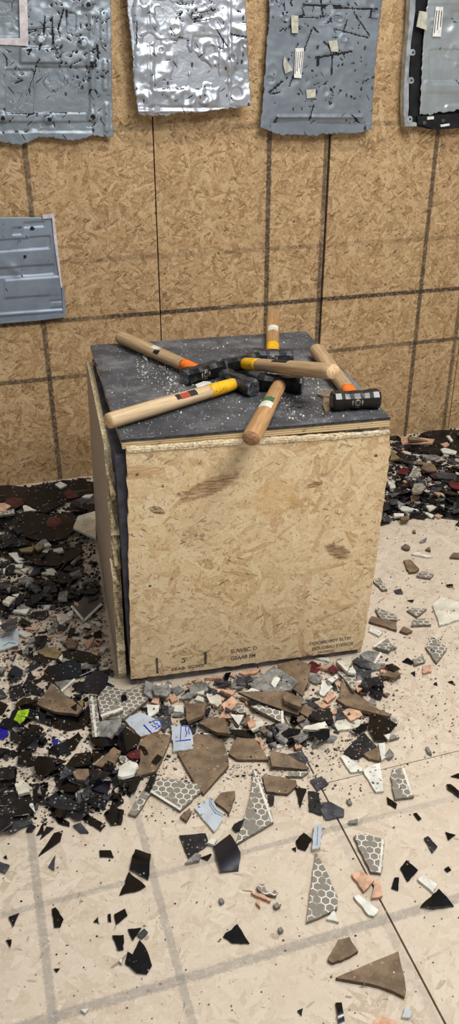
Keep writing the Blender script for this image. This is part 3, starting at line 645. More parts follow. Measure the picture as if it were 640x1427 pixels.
# ------------------------------------------------------------------ broken pieces on the floor
M['sh_black'] = plain('sh_black', (10,10,12), .14, var=.3, vs=50, spec=.42, dust=((110,108,108), 30, .64, .18), speck=((190,186,178), 190, .035, .5))
M['sh_dusty'] = plain('sh_dusty', (24,24,28), .42, var=.3, vs=60, dust=((118,115,112), 40, .56, .35), speck=((186,180,172), 200, .12, .6), bump=.4, bs=120)
M['sh_edge'] = plain('sh_edge', (26,26,30), .35, var=.3, vs=80)
M['sh_slate'] = plain('sh_slate', (62,63,68), .5, var=.25, vs=50, dust=((150,146,140), 30, .55, .4))
M['sh_stone'] = plain('sh_stone', (128,126,122), .7, var=.25, vs=60, bump=.3, bs=150, speck=((190,186,178), 90, .15, .6))
M['sh_brown'] = plain('sh_brown', (122,103,82), .8, var=.16, vs=35, bump=.15, bs=300, speck=((176,156,128), 130, .06, .6))
M['sh_brown_e'] = plain('sh_brown_e', (94,78,62), .85, var=.2, vs=90)
M['sh_hex'] = hexmat('sh_hex'); M['sh_hex_e'] = plain('sh_hex_e', (118,110,96), .8, var=.2, vs=90)
M['sh_grout'] = plain('sh_grout', (222,218,206), .5, var=.08, vs=60)
M['sh_white'] = plain('sh_white', (222,222,212), .4, var=.08, vs=40, speck=((150,144,130), 120, .05, .5)); M['sh_white_e'] = plain('sh_white_e', (190,186,172), .8, var=.15, vs=90)
M['sh_cream'] = plain('sh_cream', (216,212,194), .45, var=.1, vs=22, speck=((150,144,130), 70, .06, .4))
M['sh_pale'] = plain('sh_pale', (186,196,204), .4, var=.06, vs=30)
M['sh_terra'] = plain('sh_terra', (204,164,136), .85, var=.14, vs=60, bump=.3, bs=200); M['sh_terra_e'] = plain('sh_terra_e', (176,136,110), .85, var=.14, vs=60)
M['sh_olive'] = plain('sh_olive', (138,122,84), .8, var=.15, vs=40)
M['sh_red'] = plain('sh_red', (96,32,36), .5, var=.2, vs=50, dust=((150,110,110), 40, .6, .4)); M['sh_lime'] = plain('sh_lime', (150,186,32), .3, var=.2, vs=40); M['sh_blue'] = plain('sh_blue', (36,34,150), .25, var=.25, vs=40)
M['sh_navy'] = plain('sh_navy', (12,13,30), .2, var=.3, vs=40, spec=.6)
M['sh_taupe'] = plain('sh_taupe', (98,92,86), .6, var=.12, vs=40)
M['vinyl_label'] = plain('vinyl_label', (78,38,36), .6, var=.25, vs=60, dust=((70,60,60), 30, .48, .6))
M['marker_blue'] = plain('marker_blue', (34,48,190), .5); M['marker_green'] = plain('marker_green', (40,130,90), .5); M['line_grey'] = plain('line_grey', (120,134,144), .5)
def vinyl():
    T = NT('vinyl'); c = T.coord(); x, y, z = T.sep(c); r = T.vec('LENGTH', T.comb(x, y, 0))
    w = T.math('SINE', T.math('MULTIPLY', r, 2400.0)); T.bump(w, .12, .0006)
    n = T.mapr(T.noise(c, 18, 4, .65), .50, .72, 0, .10); cc = T.mix(n, lin((15,15,20)), lin((110,108,110)))
    vo = T.voro(c, 130); sp = T.n('ShaderNodeSeparateColor'); T.put(sp.inputs[0], vo.outputs['Color'])
    cc = T.mix(T.math('MULTIPLY', T.math('LESS_THAN', sp.outputs[0], .07), T.math('LESS_THAN', vo.outputs['Distance'], .30)), cc, lin((176,166,156)))
    return T.done(cc, T.mixf(n, .34, .75), 0, .28)
M['vinyl'] = vinyl()
# kind: (object name, category, noun, top material, edge material, thickness)
KIND = {
 'rec': ('record_fragment', 'record fragment', 'black record fragment', 'vinyl', 'sh_edge', .0022),
 'blk': ('black_shard', 'shard', 'glossy black shard', 'sh_black', 'sh_edge', .004),
 'dus': ('dusty_black_shard', 'shard', 'dusty black shard', 'sh_dusty', 'sh_edge', .005),
 'sla': ('slate_shard', 'shard', 'slate-grey shard', 'sh_slate', 'sh_slate', .006),
 'sto': ('stone_shard', 'stone shard', 'grey stone shard', 'sh_stone', 'sh_stone', .009),
 'brn': ('brown_tile_shard', 'tile shard', 'brown tile shard', 'sh_brown', 'sh_brown_e', .009),
 'hex': ('honeycomb_tile_shard', 'tile shard', 'grey honeycomb tile shard', 'sh_hex', 'sh_hex_e', .009),
 'wht': ('white_tile_shard', 'tile shard', 'white tile shard', 'sh_white', 'sh_white_e', .007),
 'crm': ('cream_tile_shard', 'tile shard', 'cream tile shard', 'sh_cream', 'sh_white_e', .008),
 'pal': ('pale_tile_shard', 'tile shard', 'pale blue-grey tile shard', 'sh_pale', 'sh_white_e', .007),
 'ter': ('terracotta_shard', 'tile shard', 'pinkish terracotta shard', 'sh_terra', 'sh_terra_e', .008),
 'oli': ('olive_tile_shard', 'tile shard', 'olive-brown tile shard', 'sh_olive', 'sh_brown_e', .008),
 'red': ('red_shard', 'shard', 'dark red shard', 'sh_red', 'sh_red', .005),
 'lim': ('lime_shard', 'shard', 'lime green glass shard', 'sh_lime', 'sh_lime', .005),
 'blu': ('blue_shard', 'shard', 'deep blue shard', 'sh_blue', 'sh_blue', .006),
 'nav': ('navy_shard', 'shard', 'shiny navy shard', 'sh_navy', 'sh_navy', .004),
}
CROP = {'A':(0,660,4.571),'B':(0,750,4),'C':(0,840,4),'D':(0,930,4),'E':(0,1020,4),'e':(0,980,3.556),'F':(510,590,4.923),'G':(510,680,4.923),'H':(200,870,4),'I':(330,900,5.333),'J':(440,900,5.333),
        'K':(200,960,4.571),'L':(330,980,4.571),'M':(460,970,4.571),'N':(120,940,4.571),'O':(120,1020,4.571),'P':(150,1060,3.368),'Q':(300,1050,3.368),'R':(450,1040,3.368),'S':(0,1130,2.783),
        'T':(210,1180,2.909),'U':(410,1180,2.783),'V':(500,750,4.571),'W':(440,870,3.2),'x':(0,0,1)}
# height of the rubble, kept on a fine grid so each piece lies on what is under it
GX0, GY0, GS = -1.0, .4, .008; GNX, GNY = 460, 312
HM = np.zeros((GNX, GNY)); gcx = GX0 + (np.arange(GNX) + .5)*GS; gcy = GY0 + (np.arange(GNY) + .5)*GS
def inside(poly, X, Y):
    c = np.zeros(X.shape, bool); n = len(poly)
    for i in range(n):
        (xa, ya), (xb, yb) = poly[i][:2], poly[(i+1) % n][:2]
        if ya == yb: continue
        c ^= ((ya > Y) != (yb > Y)) & (X < (xb - xa)*(Y - ya)/(yb - ya) + xa)
    return c
def support(poly, maxs=.2):
    """plane the piece rests on: (a, b, c) with z = a + b x + c y about its centre, and the cells below"""
    p = np.array([q[:2] for q in poly]); cx, cy = p.mean(0)
    i0, i1 = int((p[:,0].min() - GX0)/GS), int((p[:,0].max() - GX0)/GS) + 1; j0, j1 = int((p[:,1].min() - GY0)/GS), int((p[:,1].max() - GY0)/GS) + 1
    i0, j0 = max(0, i0), max(0, j0); i1, j1 = min(GNX, max(i1, i0 + 1)), min(GNY, max(j1, j0 + 1))
    X, Y = np.meshgrid(gcx[i0:i1], gcy[j0:j1], indexing='ij'); m = inside(p, X, Y)
    if not m.any():
        ii, jj = int((cx - GX0)/GS), int((cy - GY0)/GS)
        if 0 <= ii < GNX and 0 <= jj < GNY: return (HM[ii, jj], 0, 0), (cx, cy), (slice(ii, ii+1), slice(jj, jj+1), np.ones((1,1), bool))
        return (0, 0, 0), (cx, cy), None
    h = HM[i0:i1, j0:j1][m]; x = X[m] - cx; y = Y[m] - cy
    if len(h) < 5: b = c = 0.0
    else:
        A = np.stack([np.ones_like(x), x, y], 1); s, *_ = np.linalg.lstsq(A, h, rcond=None); b, c = float(np.clip(s[1], -maxs, maxs)), float(np.clip(s[2], -maxs, maxs))
    r = h - b*x - c*y; a = float(np.percentile(r, 90))
    return (a, b, c), (cx, cy), (slice(i0, i1), slice(j0, j1), m)
PIECES = []
def shard(kind, poly, thick=None, extra_tilt=(0, 0), curve=0.0, rough=.0012, spin=None, center=None, px=None, name=None, mats=None, border=None):
    """poly: outline on the floor (world x, y); px: the same outline in the photo, re-projected onto the resting plane"""
    nm, cat, noun, mt, me_, th = KIND[kind]; th = thick or th
    if mats: mt, me_ = mats
    for _ in range(2 if px is not None else 1):
        (a, b, c), (cx, cy), cells = support(poly); b += extra_tilt[0]; c += extra_tilt[1]
        if px is not None:
            n_ = np.array([-b, -c, 1.0]); P0 = (cx, cy, a + th); poly = [on_plane(x, y, P0, n_)[:2] for x, y in px]
    p = np.array(poly); cx, cy = p.mean(0)
    ar = .5*np.sum(p[:,0]*np.roll(p[:,1], -1) - np.roll(p[:,0], -1)*p[:,1])
    if ar < 0: poly = list(poly)[::-1]
    diam = float(np.max(np.linalg.norm(p - p.mean(0), axis=1)))*2
    # local frame: z = plane normal
    nz = np.array([-b, -c, 1.0]); nz /= np.linalg.norm(nz); sp = spin if spin is not None else float(rng.uniform(0, 6.283))
    xv = np.array([math.cos(sp), math.sin(sp), 0]); xv -= nz*(xv @ nz); xv /= np.linalg.norm(xv); yv = np.cross(nz, xv)
    lowest = .0004
    if abs(extra_tilt[0]) + abs(extra_tilt[1]) > 0: a += float(np.max(-(extra_tilt[0]*(p[:,0]-cx) + extra_tilt[1]*(p[:,1]-cy))))*.8
    O = np.array([cx, cy, a + lowest]); OC = O if center is None else np.array([center[0], center[1], a + b*(center[0]-cx) + c*(center[1]-cy)])
    L = []
    for q in poly:
        w = np.array([q[0], q[1], a + lowest + b*(q[0]-cx) + c*(q[1]-cy)]) - OC; L.append(np.array([w @ xv, w @ yv]))
    L = rough_edge(L, max(.006, diam*.12), min(rough, diam*.012)); n = len(L); c0 = np.mean(L, axis=0)
    zb = 0.0; sh_ = [c0 + (q - c0)*(1 - min(.12, .0012/max(diam*.5, .004))) for q in L]; bot = [c0 + (q - c0)*(1 - min(.15, .0016/max(diam*.5, .004))) for q in L]
    ch = th*.14
    if curve and n > 3:
        bm = bmesh.new(); vs = [bm.verts.new((q[0], q[1], 0)) for q in L]; f = bm.faces.new(vs); bmesh.ops.triangulate(bm, faces=[f]); bmesh.ops.subdivide_edges(bm, edges=bm.edges[:], cuts=3, use_grid_fill=True)
        ca, sa = math.cos(sp*1.7), math.sin(sp*1.7)
        for v in bm.verts: t = (v.co.x - c0[0])*ca + (v.co.y - c0[1])*sa; v.co.z = curve*(diam*.5 - t*t/(diam*.5))
        zmin = min(v.co.z for v in bm.verts)
        for v in bm.verts: v.co.z -= zmin
        top = bm.faces[:]; r = bmesh.ops.extrude_face_region(bm, geom=top); nv = [g_ for g_ in r['geom'] if isinstance(g_, bmesh.types.BMVert)]
        for v in nv: v.co.z += th
        o = bm_obj(name or nm, bm, [M[mt], M[me_]]); o.data.polygons.foreach_set('use_smooth', np.ones(len(o.data.polygons), bool)); o.data.set_sharp_from_angle(angle=.7)
    else:
        V = [(q[0], q[1], th) for q in sh_] + [(q[0], q[1], th - ch) for q in L] + [(q[0], q[1], 0) for q in bot]
        F = [list(range(n)), list(range(3*n - 1, 2*n - 1, -1))]; mi = [0, 1]
        for i in range(n):
            j = (i+1) % n; F += [[i, i + n, j + n, j], [i + n, i + 2*n, j + 2*n, j + n]]; mi += [0 if kind in ('blk', 'rec') else 1, 1]
        o = mesh_obj(name or nm, V, F, [M[mt], M[me_]], None, mi)
    o.matrix_world = Matrix(((xv[0], yv[0], nz[0], OC[0]), (xv[1], yv[1], nz[1], OC[1]), (xv[2], yv[2], nz[2], OC[2]), (0, 0, 0, 1)))
    if cells is not None:
        si, sj, m = cells; X, Y = np.meshgrid(gcx[si], gcy[sj], indexing='ij'); top_ = a + th + b*(X - cx) + c*(Y - cy); H_ = HM[si, sj]; H_[m] = np.maximum(H_[m], top_[m]); HM[si, sj] = H_
    o['category'] = cat
    frame = (O, b, c, a + lowest + th, cx, cy)
    return o, diam, frame
def decal(parent, frame, pts, mat, name, thick=.0005):
    """thin mark on a piece: photo outline on the piece's top plane"""
    O, b, c, zt_, cx, cy = frame; n_ = np.array([-b, -c, 1.0]); P0 = np.array([cx, cy, zt_]); mw = parent.matrix_world.inverted()
    up = n_/np.linalg.norm(n_); V = []
    for k in (thick, -.0003):
        for x, y in pts: V.append(mw @ Vector(on_plane(x, y, P0, n_) + up*k))
    n = len(pts); F = [list(range(n)), list(range(2*n - 1, n - 1, -1))] + [[i, i + n, (i+1) % n + n, (i+1) % n] for i in range(n)]
    return mesh_obj(name, V, F, M[mat], parent)
def stroke(parent, frame, pts, w, mat, name):
    for k in range(len(pts) - 1):
        a, b = np.array(pts[k], float), np.array(pts[k+1], float); d = (b - a)/max(np.linalg.norm(b - a), 1e-6); nr = np.array([-d[1], d[0]])*w/2
        yield [a - nr - d*w*.3, b - nr + d*w*.3, b + nr + d*w*.3, a + nr - d*w*.3]
def strokes(parent, frame, lines, w, mat, name):
    """pen marks: several strokes as one thin mesh"""
    O, b, c, zt_, cx, cy = frame; n_ = np.array([-b, -c, 1.0]); P0 = np.array([cx, cy, zt_]); mw = parent.matrix_world.inverted(); up = n_/np.linalg.norm(n_); V = []; F = []
    for ln in lines:
        for qd in stroke(parent, frame, ln, w, mat, name):
            s = len(V)
            for k in (.0004, -.0003):
                for x, y in qd: V.append(mw @ Vector(on_plane(x, y, P0, n_) + up*k))
            F += [[s, s+1, s+2, s+3]] + [[s+i, s+i+4, s+(i+1) % 4+4, s+(i+1) % 4] for i in range(4)]
    return mesh_obj(name, V, F, M[mat], parent)
def P_(crop, txt):
    x0, y0, s = CROP[crop]; out = []
    for t in txt.split(): a, b = t.split(','); out.append((x0 + float(a)/s, y0 + float(b)/s))
    return out
KF = [KO + EX*x + EY*y for x, y in ((-.04, -.03), (.64, -.03), (.64, .71), (-.04, .71))]
def free(x, y, r): 
    d = np.array([x, y, 0]) - KO; u, v = d @ EX, d @ EY
    return not (-.036 - r*.5 < u < .63 + r*.6 and -.018 - r*.6 < v < .71 + r*.6) and y < WY - .006 - r*.55
def scatter(region, n, kinds, smin, smax, where, tilt=.16, sizep=1.6, group=None, seed=1):
    r = np.random.default_rng(seed); ks_ = list(kinds); wts = np.array([kinds[k] for k in ks_], float); wts /= wts.sum()
    xs_ = [p[0] for p in region]; ys_ = [p[1] for p in region]; done = 0; tries = 0
    while done < n and tries < n*30:
        tries += 1; x, y = r.uniform(min(xs_), max(xs_)), r.uniform(min(ys_), max(ys_))
        if not inside(region, np.array([x]), np.array([y]))[0]: continue
        W_ = on_z(x, y); s = smin + (smax - smin)*r.random()**sizep
        if not free(W_[0], W_[1], s*.5): continue
        k = ks_[r.choice(len(ks_), p=wts)]; nv = int(r.integers(3, 7)); t = np.sort(r.uniform(0, 2*math.pi, nv)); el = r.uniform(.45, 1); ro = r.uniform(0, math.pi)
        if np.max(np.diff(np.append(t, t[0] + 2*math.pi))) > 2.9: continue
        q = [(s*.5*math.cos(a)*r.uniform(.75, 1.1), s*.5*el*math.sin(a)*r.uniform(.75, 1.1)) for a in t]; q = [(W_[0] + a*math.cos(ro) - b*math.sin(ro), W_[1] + a*math.sin(ro) + b*math.cos(ro)) for a, b in q]
        o, d, fr = shard(k, q, thick=min(KIND[k][5], .0018 + s*.16), extra_tilt=(r.normal(0, tilt)*min(1, .045/s), r.normal(0, tilt)*min(1, .045/s)), curve=(.12 if k in ('blk', 'nav') and s > .035 and r.random() < .4 else 0))
        nmn = KIND[k][2]; pp = [project((a, b, .01)) for a, b in q]; PIECES.append(dict(o=o, kind=k, label=None, ref=None, diam=d, px=np.mean(pp, axis=0), pts=pp, where=where)); done += 1
def grit(name, region, n, smin, smax, mats, label, seed, zfun=None):
    r = np.random.default_rng(seed); xs_ = [p[0] for p in region]; ys_ = [p[1] for p in region]; V = []; F = []; mi = []
    X = r.uniform(min(xs_), max(xs_), n*2); Y = r.uniform(min(ys_), max(ys_), n*2); ok = inside(region, X, Y); k = 0
    for x, y in zip(X[ok], Y[ok]):
        W_ = on_z(x, y) if zfun is None else zfun(x, y)
        if zfun is None and not free(W_[0], W_[1], .004): continue
        s = smin + (smax - smin)*r.random()**3.2; z = W_[2]
        if zfun is None:
            ii, jj = int((W_[0] - GX0)/GS), int((W_[1] - GY0)/GS)
            if 0 <= ii < GNX and 0 <= jj < GNY: z = HM[ii, jj]
        a0 = r.uniform(0, 6.28); b = len(V); hgt = s*r.uniform(.3, .7)
        for j in range(4): a = a0 + j*1.571 + r.uniform(-.4, .4); V.append((W_[0] + s*.5*math.cos(a), W_[1] + s*.5*math.sin(a)*r.uniform(.5, 1), z - .0004))
        for j in range(4): V.append((V[b+j][0]*.75 + W_[0]*.25 + r.normal(0, s*.06), V[b+j][1]*.75 + W_[1]*.25 + r.normal(0, s*.06), z + hgt*r.uniform(.6, 1)))
        F += [[b+4,b+5,b+6,b+7],[b,b+1,b+5,b+4],[b+1,b+2,b+6,b+5],[b+2,b+3,b+7,b+6],[b+3,b,b+4,b+7]]; q = int(r.integers(0, len(mats))); mi += [q]*5; k += 1
        if k >= n: break
    o = mesh_obj(name, V, F, [M[m] for m in mats], None, mi); return tag(o, label, 'grit', None, 'stuff')
# loose rubble first: the larger pieces lie on it
RB_ = P_('x', '540,608 548,604 660,594 640,716 600,722 518,730 515,700 530,640')
LB_ = P_('x', '-40,674 132,660 140,760 155,850 -30,862')
LC_ = P_('x', '-30,850 156,845 168,945 60,955 -30,960')
LF_ = P_('x', '-30,955 60,950 165,960 205,1075 150,1135 60,1150 -30,1150')
CF_ = P_('x', '180,965 330,938 500,915 552,905 562,940 545,985 505,1060 440,1085 330,1085 215,1110 175,1060')
WH_L, WH_C, WH_F, WH_R, WH_P = 'between wall and crate at the left', 'on the floor left of the crate', 'in the black heap at the left front', 'in the heap along the wall at the right', 'at the foot of the crate'
mix_ = ['sh_dusty', 'sh_stone', 'sh_black', 'sh_slate', 'sh_white', 'sh_black', 'sh_dusty']
ROOM_ = P_('x', '-20,850 160,850 175,960 500,915 530,740 640,725 640,1060 560,1110 420,1130 200,1150 -20,1150')
grit('heap_crumbs', LB_, 3600, .004, .016, ['sh_dusty', 'sh_black', 'sh_slate', 'sh_dusty', 'sh_dusty', 'sh_black', 'sh_stone'], 'dark crumbs in the heap left of the crate by the wall', 3)
grit('heap_crumbs', P_('x','-20,810 150,810 165,945 -20,955'), 2600, .002, .012, ['sh_slate', 'sh_stone', 'sh_terra_e', 'sh_dusty', 'sh_white_e', 'sh_brown_e', 'sh_slate', 'sh_stone'], 'mixed crumbs on the floor left of the crate', 4)
grit('heap_crumbs', RB_, 4200, .004, .016, ['sh_dusty', 'sh_black', 'sh_slate', 'sh_dusty', 'sh_black', 'sh_stone'], 'dark crumbs in the heap right of the crate by the wall', 5)
grit('heap_crumbs', CF_, 3600, .002, .010, ['sh_stone', 'sh_terra', 'sh_dusty', 'sh_white_e', 'sh_brown', 'sh_slate', 'sh_stone'], 'mixed crumbs at the foot of the crate', 6)
grit('heap_crumbs', LF_, 3000, .002, .012, ['sh_dusty', 'sh_black', 'sh_white_e', 'sh_stone', 'sh_black', 'sh_dusty'], 'mixed crumbs in the black heap at the left front', 7)
scatter(LB_, 120, {'dus': 5, 'blk': 2, 'rec': 2, 'sla': 1}, .04, .14, WH_L, seed=2, sizep=1.2)
scatter(P_('x','-30,745 138,745 150,850 -30,850'), 110, {'dus': 4, 'blk': 2, 'sla': 2, 'sto': 1.5, 'wht': .8}, .018, .06, WH_L, seed=12)
scatter(RB_, 120, {'dus': 5, 'blk': 2, 'rec': 1.5, 'sla': 1.5}, .03, .11, WH_R, seed=3, sizep=1.3)
scatter(P_('x','548,630 640,625 640,716 600,722 518,730 515,700'), 90, {'dus': 4, 'blk': 3, 'sla': 2, 'sto': 1, 'wht': .8, 'ter': .6, 'red': .3}, .015, .05, WH_R, seed=13)
scatter(LC_, 120, {'dus': 3, 'sla': 2, 'ter': 2, 'sto': 2, 'wht': .7}, .015, .05, WH_C, seed=4)
scatter(LF_, 150, {'blk': 3.4, 'dus': 3, 'sla': .8}, .02, .085, WH_F, seed=5)
scatter(P_('x','180,955 330,936 500,912 550,905 548,960 510,1000 430,1050 330,1040 200,1010'), 210, {'dus': 2, 'sla': 2, 'sto': 3, 'ter': 2, 'wht': 1, 'brn': 1, 'hex': .8}, .018, .06, WH_P, seed=6)

DATA = []
def add(crop, kind, txt, label=None, ref=None, **kw):
    for k in ('lab', 'border'):
        if kw.get(k): kw[k] = P_(crop, kw[k])
    if kw.get('pen'): kw['pen'] = (kw['pen'][0], [P_(crop, l) for l in kw['pen'][1].split('|')])
    DATA.append((P_(crop, txt), kind, label, ref, kw))
# --- heap along the wall, left of the crate
add('A','rec','0,75 60,72 130,80 235,90 200,120 150,200 60,235 -60,245 -60,90','large black record fragment with brown label remnant by the wall at the left edge','the record by the wall', c=(17,702), lab='40,165 85,150 130,165 150,190 110,215 60,205 30,190')
add('A','rec','150,170 200,115 300,68 400,40 500,42 600,52 598,120 520,140 430,160 395,190 290,250 215,235 150,215','large black record fragment against the wall behind the crate\'s left corner','the record against the wall', c=(97,688), lab='405,120 440,100 490,120 500,150 440,160 410,150')
add('A','rec','-40,275 80,262 190,240 320,262 270,300 180,305 100,300 70,330 -40,325')
add('A','rec','435,165 520,185 602,190 604,235 530,225 460,200')
add('A','rec','95,310 200,305 330,265 420,245 480,290 490,350 420,410 330,430 220,420 120,390','round black record with torn red label in the left heap','the red-labelled record', c=(76,729), lab='288,312 318,275 400,282 408,312 345,345 300,332')
add('A','rec','-60,390 100,380 200,420 210,470 -60,470','black record fragment with a red label bit at the left edge','the record at the left edge', c=(0,748), lab='-30,388 50,390 20,415 -30,415')
add('A','rec','360,150 395,135 430,150 415,195 400,185')
add('A','wht','348,68 385,50 428,70 385,92','white diamond-shaped shard lying on the record by the wall','the white diamond-shaped shard')
add('A','wht','147,200 165,198 235,230 150,238')
add('A','ter','-10,178 30,175 68,195 20,235 -10,225','rounded peach tile shard at the left edge by the wall','the rounded peach shard')
add('A','hex','-10,240 88,220 90,250 -10,262')
add('A','wht','518,148 540,135 595,130 570,155')
add('A','crm','608,262 500,295 468,372 615,436','large pale tile shard leaning at the crate\'s left side','the large pale shard beside the crate', tilt=(0,-.15))
add('A','oli','425,405 450,385 470,420 430,435')
add('A','wht','275,430 300,425 325,445 280,455')
add('B','rec','110,60 170,40 300,65 450,25 460,75 400,120 320,155 210,150 140,110','long black record fragment with curved front rim in the left heap','the curved-rim record', c=(75,760))
add('B','oli','105,60 190,45 180,75 120,75')
add('B','oli','188,45 265,42 205,72')
add('B','wht','45,82 95,78 105,105 185,130 100,135','white boomerang-shaped tile shard in the left heap','the white boomerang-shaped shard')
add('B','wht','295,50 350,42 355,62 300,65')
add('B','crm','230,165 300,158 320,180 305,195 232,188','pale waffle-backed tile shard in the left heap','the waffle-backed shard')
add('B','wht','-5,170 30,165 20,200 -5,200')
add('B','wht','80,140 130,138 125,160 85,155')
add('B','wht','110,175 170,162 140,190')
add('B','sto','395,150 440,100 450,110 415,150')
add('B','sto','385,195 440,170 455,210 400,205')
add('B','sto','325,340 335,300 380,290 375,340')
add('B','sto','455,250 480,222 525,220 520,240')
add('B','crm','10,350 45,322 85,330 45,370')
add('B','sto','30,275 60,270 50,295')
add('B','wht','65,315 110,308 95,330')
add('B','sto','145,270 150,232 180,245')
add('x','sla','100,845 117,865 141,842 144,831 116,829','grey-brown square-cornered tile with pale edge by the crate\'s left side','the grey square-cornered tile', border='100,845 117,865 141,842', mats=('sh_taupe','sh_stone'))
# --- floor left of the crate
add('C','crm','310,65 345,55 410,75 330,130','pale triangular tile shard on the bare floor left of the crate','the pale triangular shard')
add('C','wht','445,145 480,110 510,125 500,142')
add('C','pal','-20,200 85,122 105,160 102,235 -20,270','pale tile shard with green pen mark at the left edge','the green-marked pale tile', pen=('G','55,148 75,145 85,155 70,160 60,155|20,240 50,222 85,228'))
add('C','ter','0,50 50,25 105,30 45,60')
add('C','dus','150,70 200,45 270,42 275,65 235,92 180,80')
add('C','sla','-5,110 95,65 90,120 30,140')
add('C','oli','210,272 240,250 300,245 345,275 320,312 250,300','tan six-sided tile shard behind the long black shards','the tan six-sided shard')
add('C','brn','360,225 395,198 440,215 420,250 375,250')
add('C','ter','465,225 520,185 525,200 490,258')
add('C','blk','160,240 185,245 180,310 160,300')
add('C','blk','170,300 215,285 295,315 255,350 200,320')
add('C','blk','340,270 400,258 500,275 567,300 535,335 450,325 370,300','black lens-shaped shard beside the crate\'s left front corner','the black lens-shaped shard')
add('x','blk','62,934 67,929 100,919 117,926 128,935 112,942 75,951 60,945','long black curved shard left of the crate\'s front corner','the long black curved shard')
add('x','blk','10,940 19,927 33,934 30,945 15,950')
add('D','nav','490,25 600,10 606,60 580,140 455,135 470,80','dark blue-sheened shard against the crate\'s front left corner','the blue-sheened shard')
# --- front-left black heap
add('D','sto','300,75 415,65 345,130', border='345,130 415,68')
add('D','brn','205,205 285,90 330,130 465,225 430,262 300,245','large brown tile shard behind the black heap at the left','the large brown shard at the left')
add('D','dus','50,115 110,90 140,150 70,185','grey-sheened curved vase shard at the left, behind the lime green shard','the grey curved vase shard', curve=.22)
add('D','blk','140,85 165,20 195,60')
add('D','blk','175,100 265,20 240,65')
add('D','blk','-20,175 45,210 10,265 -20,265')
add('D','blk','395,220 430,200 425,240')
add('D','oli','425,195 465,190 460,230')
add('x','hex','125,971 135,970 142,1023 130,1027','narrow upright strip of honeycomb tile with white border, left of the crate\'s front','the narrow honeycomb strip', border='128,971 134,1026')
add('D','blk','200,245 290,260 290,330 210,300')
add('D','blk','290,265 480,240 525,262 470,330 380,350 300,330','big pointed black shard in the left heap, in front of the brown tile shard','the big pointed black shard')
add('D','blk','165,310 215,320 200,380 155,385')
add('D','lim','75,290 100,240 160,232 150,275 110,315','lime green glass shard in the black heap','the lime green shard')
add('D','blu','-20,330 35,335 48,375 20,400 -20,395','deep blue shard at the left edge in the black heap','the deep blue shard')
add('D','wht','195,275 215,270 215,290')
add('D','blk','500,152 570,165 505,195')
add('e','blk','0,240 80,230 110,180 200,110 195,150 120,215 60,260')
add('e','blk','0,330 85,315 80,400 0,420')
add('E','dus','0,200 85,190 80,260 0,270')
add('E','dus','0,340 80,330 150,310 120,400 0,400')
add('e','blk','70,560 75,500 150,450 140,550')
add('e','dus','230,490 310,450 380,490 385,530 280,520')
add('e','dus','0,520 60,500 70,590 0,640')
add('e','blk','85,300 100,230 160,240 165,300')
add('E','blk','180,290 270,280 240,400 190,400')
add('E','blk','370,180 420,120 510,110 510,180 400,200')
add('E','blk','510,180 515,95 600,100')
add('E','blk','495,205 600,215 625,230 500,275')
add('E','blk','310,285 400,255 430,330 340,335')
add('E','blk','270,115 290,85 380,45 440,10 456,40 420,95 320,132','oval black dish fragment with rim in the left heap','the oval black dish fragment', curve=-.16)
add('E','blu','290,40 325,38 325,60 300,75')
add('E','wht','325,40 350,25 368,40 340,52','white rounded chip beside the blue chip on the black dish fragment','the white chip on the dish')
add('E','blk','190,180 215,140 320,150 340,200 240,255 200,235','curved black vase shard with a bright streak in the left heap','the streaked vase shard', curve=.24)
add('E','sla','330,262 365,180 410,225')
add('E','brn','400,220 430,205 490,205 495,240 470,270 420,262','rounded brown tile shard in the middle of the black heap','the rounded brown shard')
add('E','crm','80,290 120,260 160,290 165,330 100,345','crumbly cream shard in the black heap at the left','the crumbly cream shard')
add('E','sto','220,300 232,345 208,340')
add('e','wht','140,500 165,490 175,545','white splinter at the front rim of the left heap','the white splinter')
add('e','sla','400,450 440,430 455,445 410,475')
add('e','blk','385,540 395,490 425,480 420,510')
add('e','blk','435,480 500,460 530,495 470,510')
add('e','blk','545,515 560,475 595,445 615,490 570,520')
add('e','blk','515,550 550,520 615,530 600,600 550,605', curve=.1)
add('e','blk','405,570 430,545 525,605 500,635')
add('e','blk','275,575 290,558 345,590 345,610 290,595')
add('e','sla','360,605 400,590 440,640 400,640')
add('e','blk','300,515 330,530 315,550')
# --- in front of the crate's left half
add('N','hex','130,72 228,100 360,92 405,140 390,165 240,280 110,285 90,240 70,150','largest honeycomb tile piece, at the crate\'s front left corner','the largest honeycomb tile')
add('N','hex','90,245 215,212 240,228 130,272 102,290', None, None, border='98,262 228,216')
add('N','sto','90,295 230,275 225,310 160,400 60,385')
add('N','blk','225,130 250,125 265,155 225,175')
add('N','sto','430,110 500,75 540,80 530,130 450,140')
add('H','sto','50,345 140,330 155,370 130,400 60,390')
add('H','sto','150,365 190,340 230,360 180,395')
add('H','sto','250,350 300,320 350,320 345,345 280,365')
add('H','blk','430,310 460,270 490,265 470,315')
add('H','sla','400,320 490,315 490,335')
add('H','sto','500,300 555,295 560,345 490,355')
add('H','sto','560,300 620,290 640,310 590,345')
add('H','ter','340,300 420,285 450,305')
add('H','ter','480,280 520,275 510,300')
add('N','ter','415,160 435,130 470,130 465,180')
add('N','ter','530,150 560,115 585,160 545,180')
add('K','sto','225,55 280,15 330,15 300,55')
add('K','crm','325,65 345,40 385,55 385,85')
add('K','crm','335,25 390,5 385,40')
add('K','crm','400,25 490,30 500,90 470,110 420,85','pale greenish-white tile shard in the rubble below the crate\'s lettering','the pale greenish shard')
add('K','ter','490,5 590,5 560,40')
add('K','ter','490,100 560,40 600,80 530,160','largest terracotta shard in front of the crate','the largest terracotta shard')
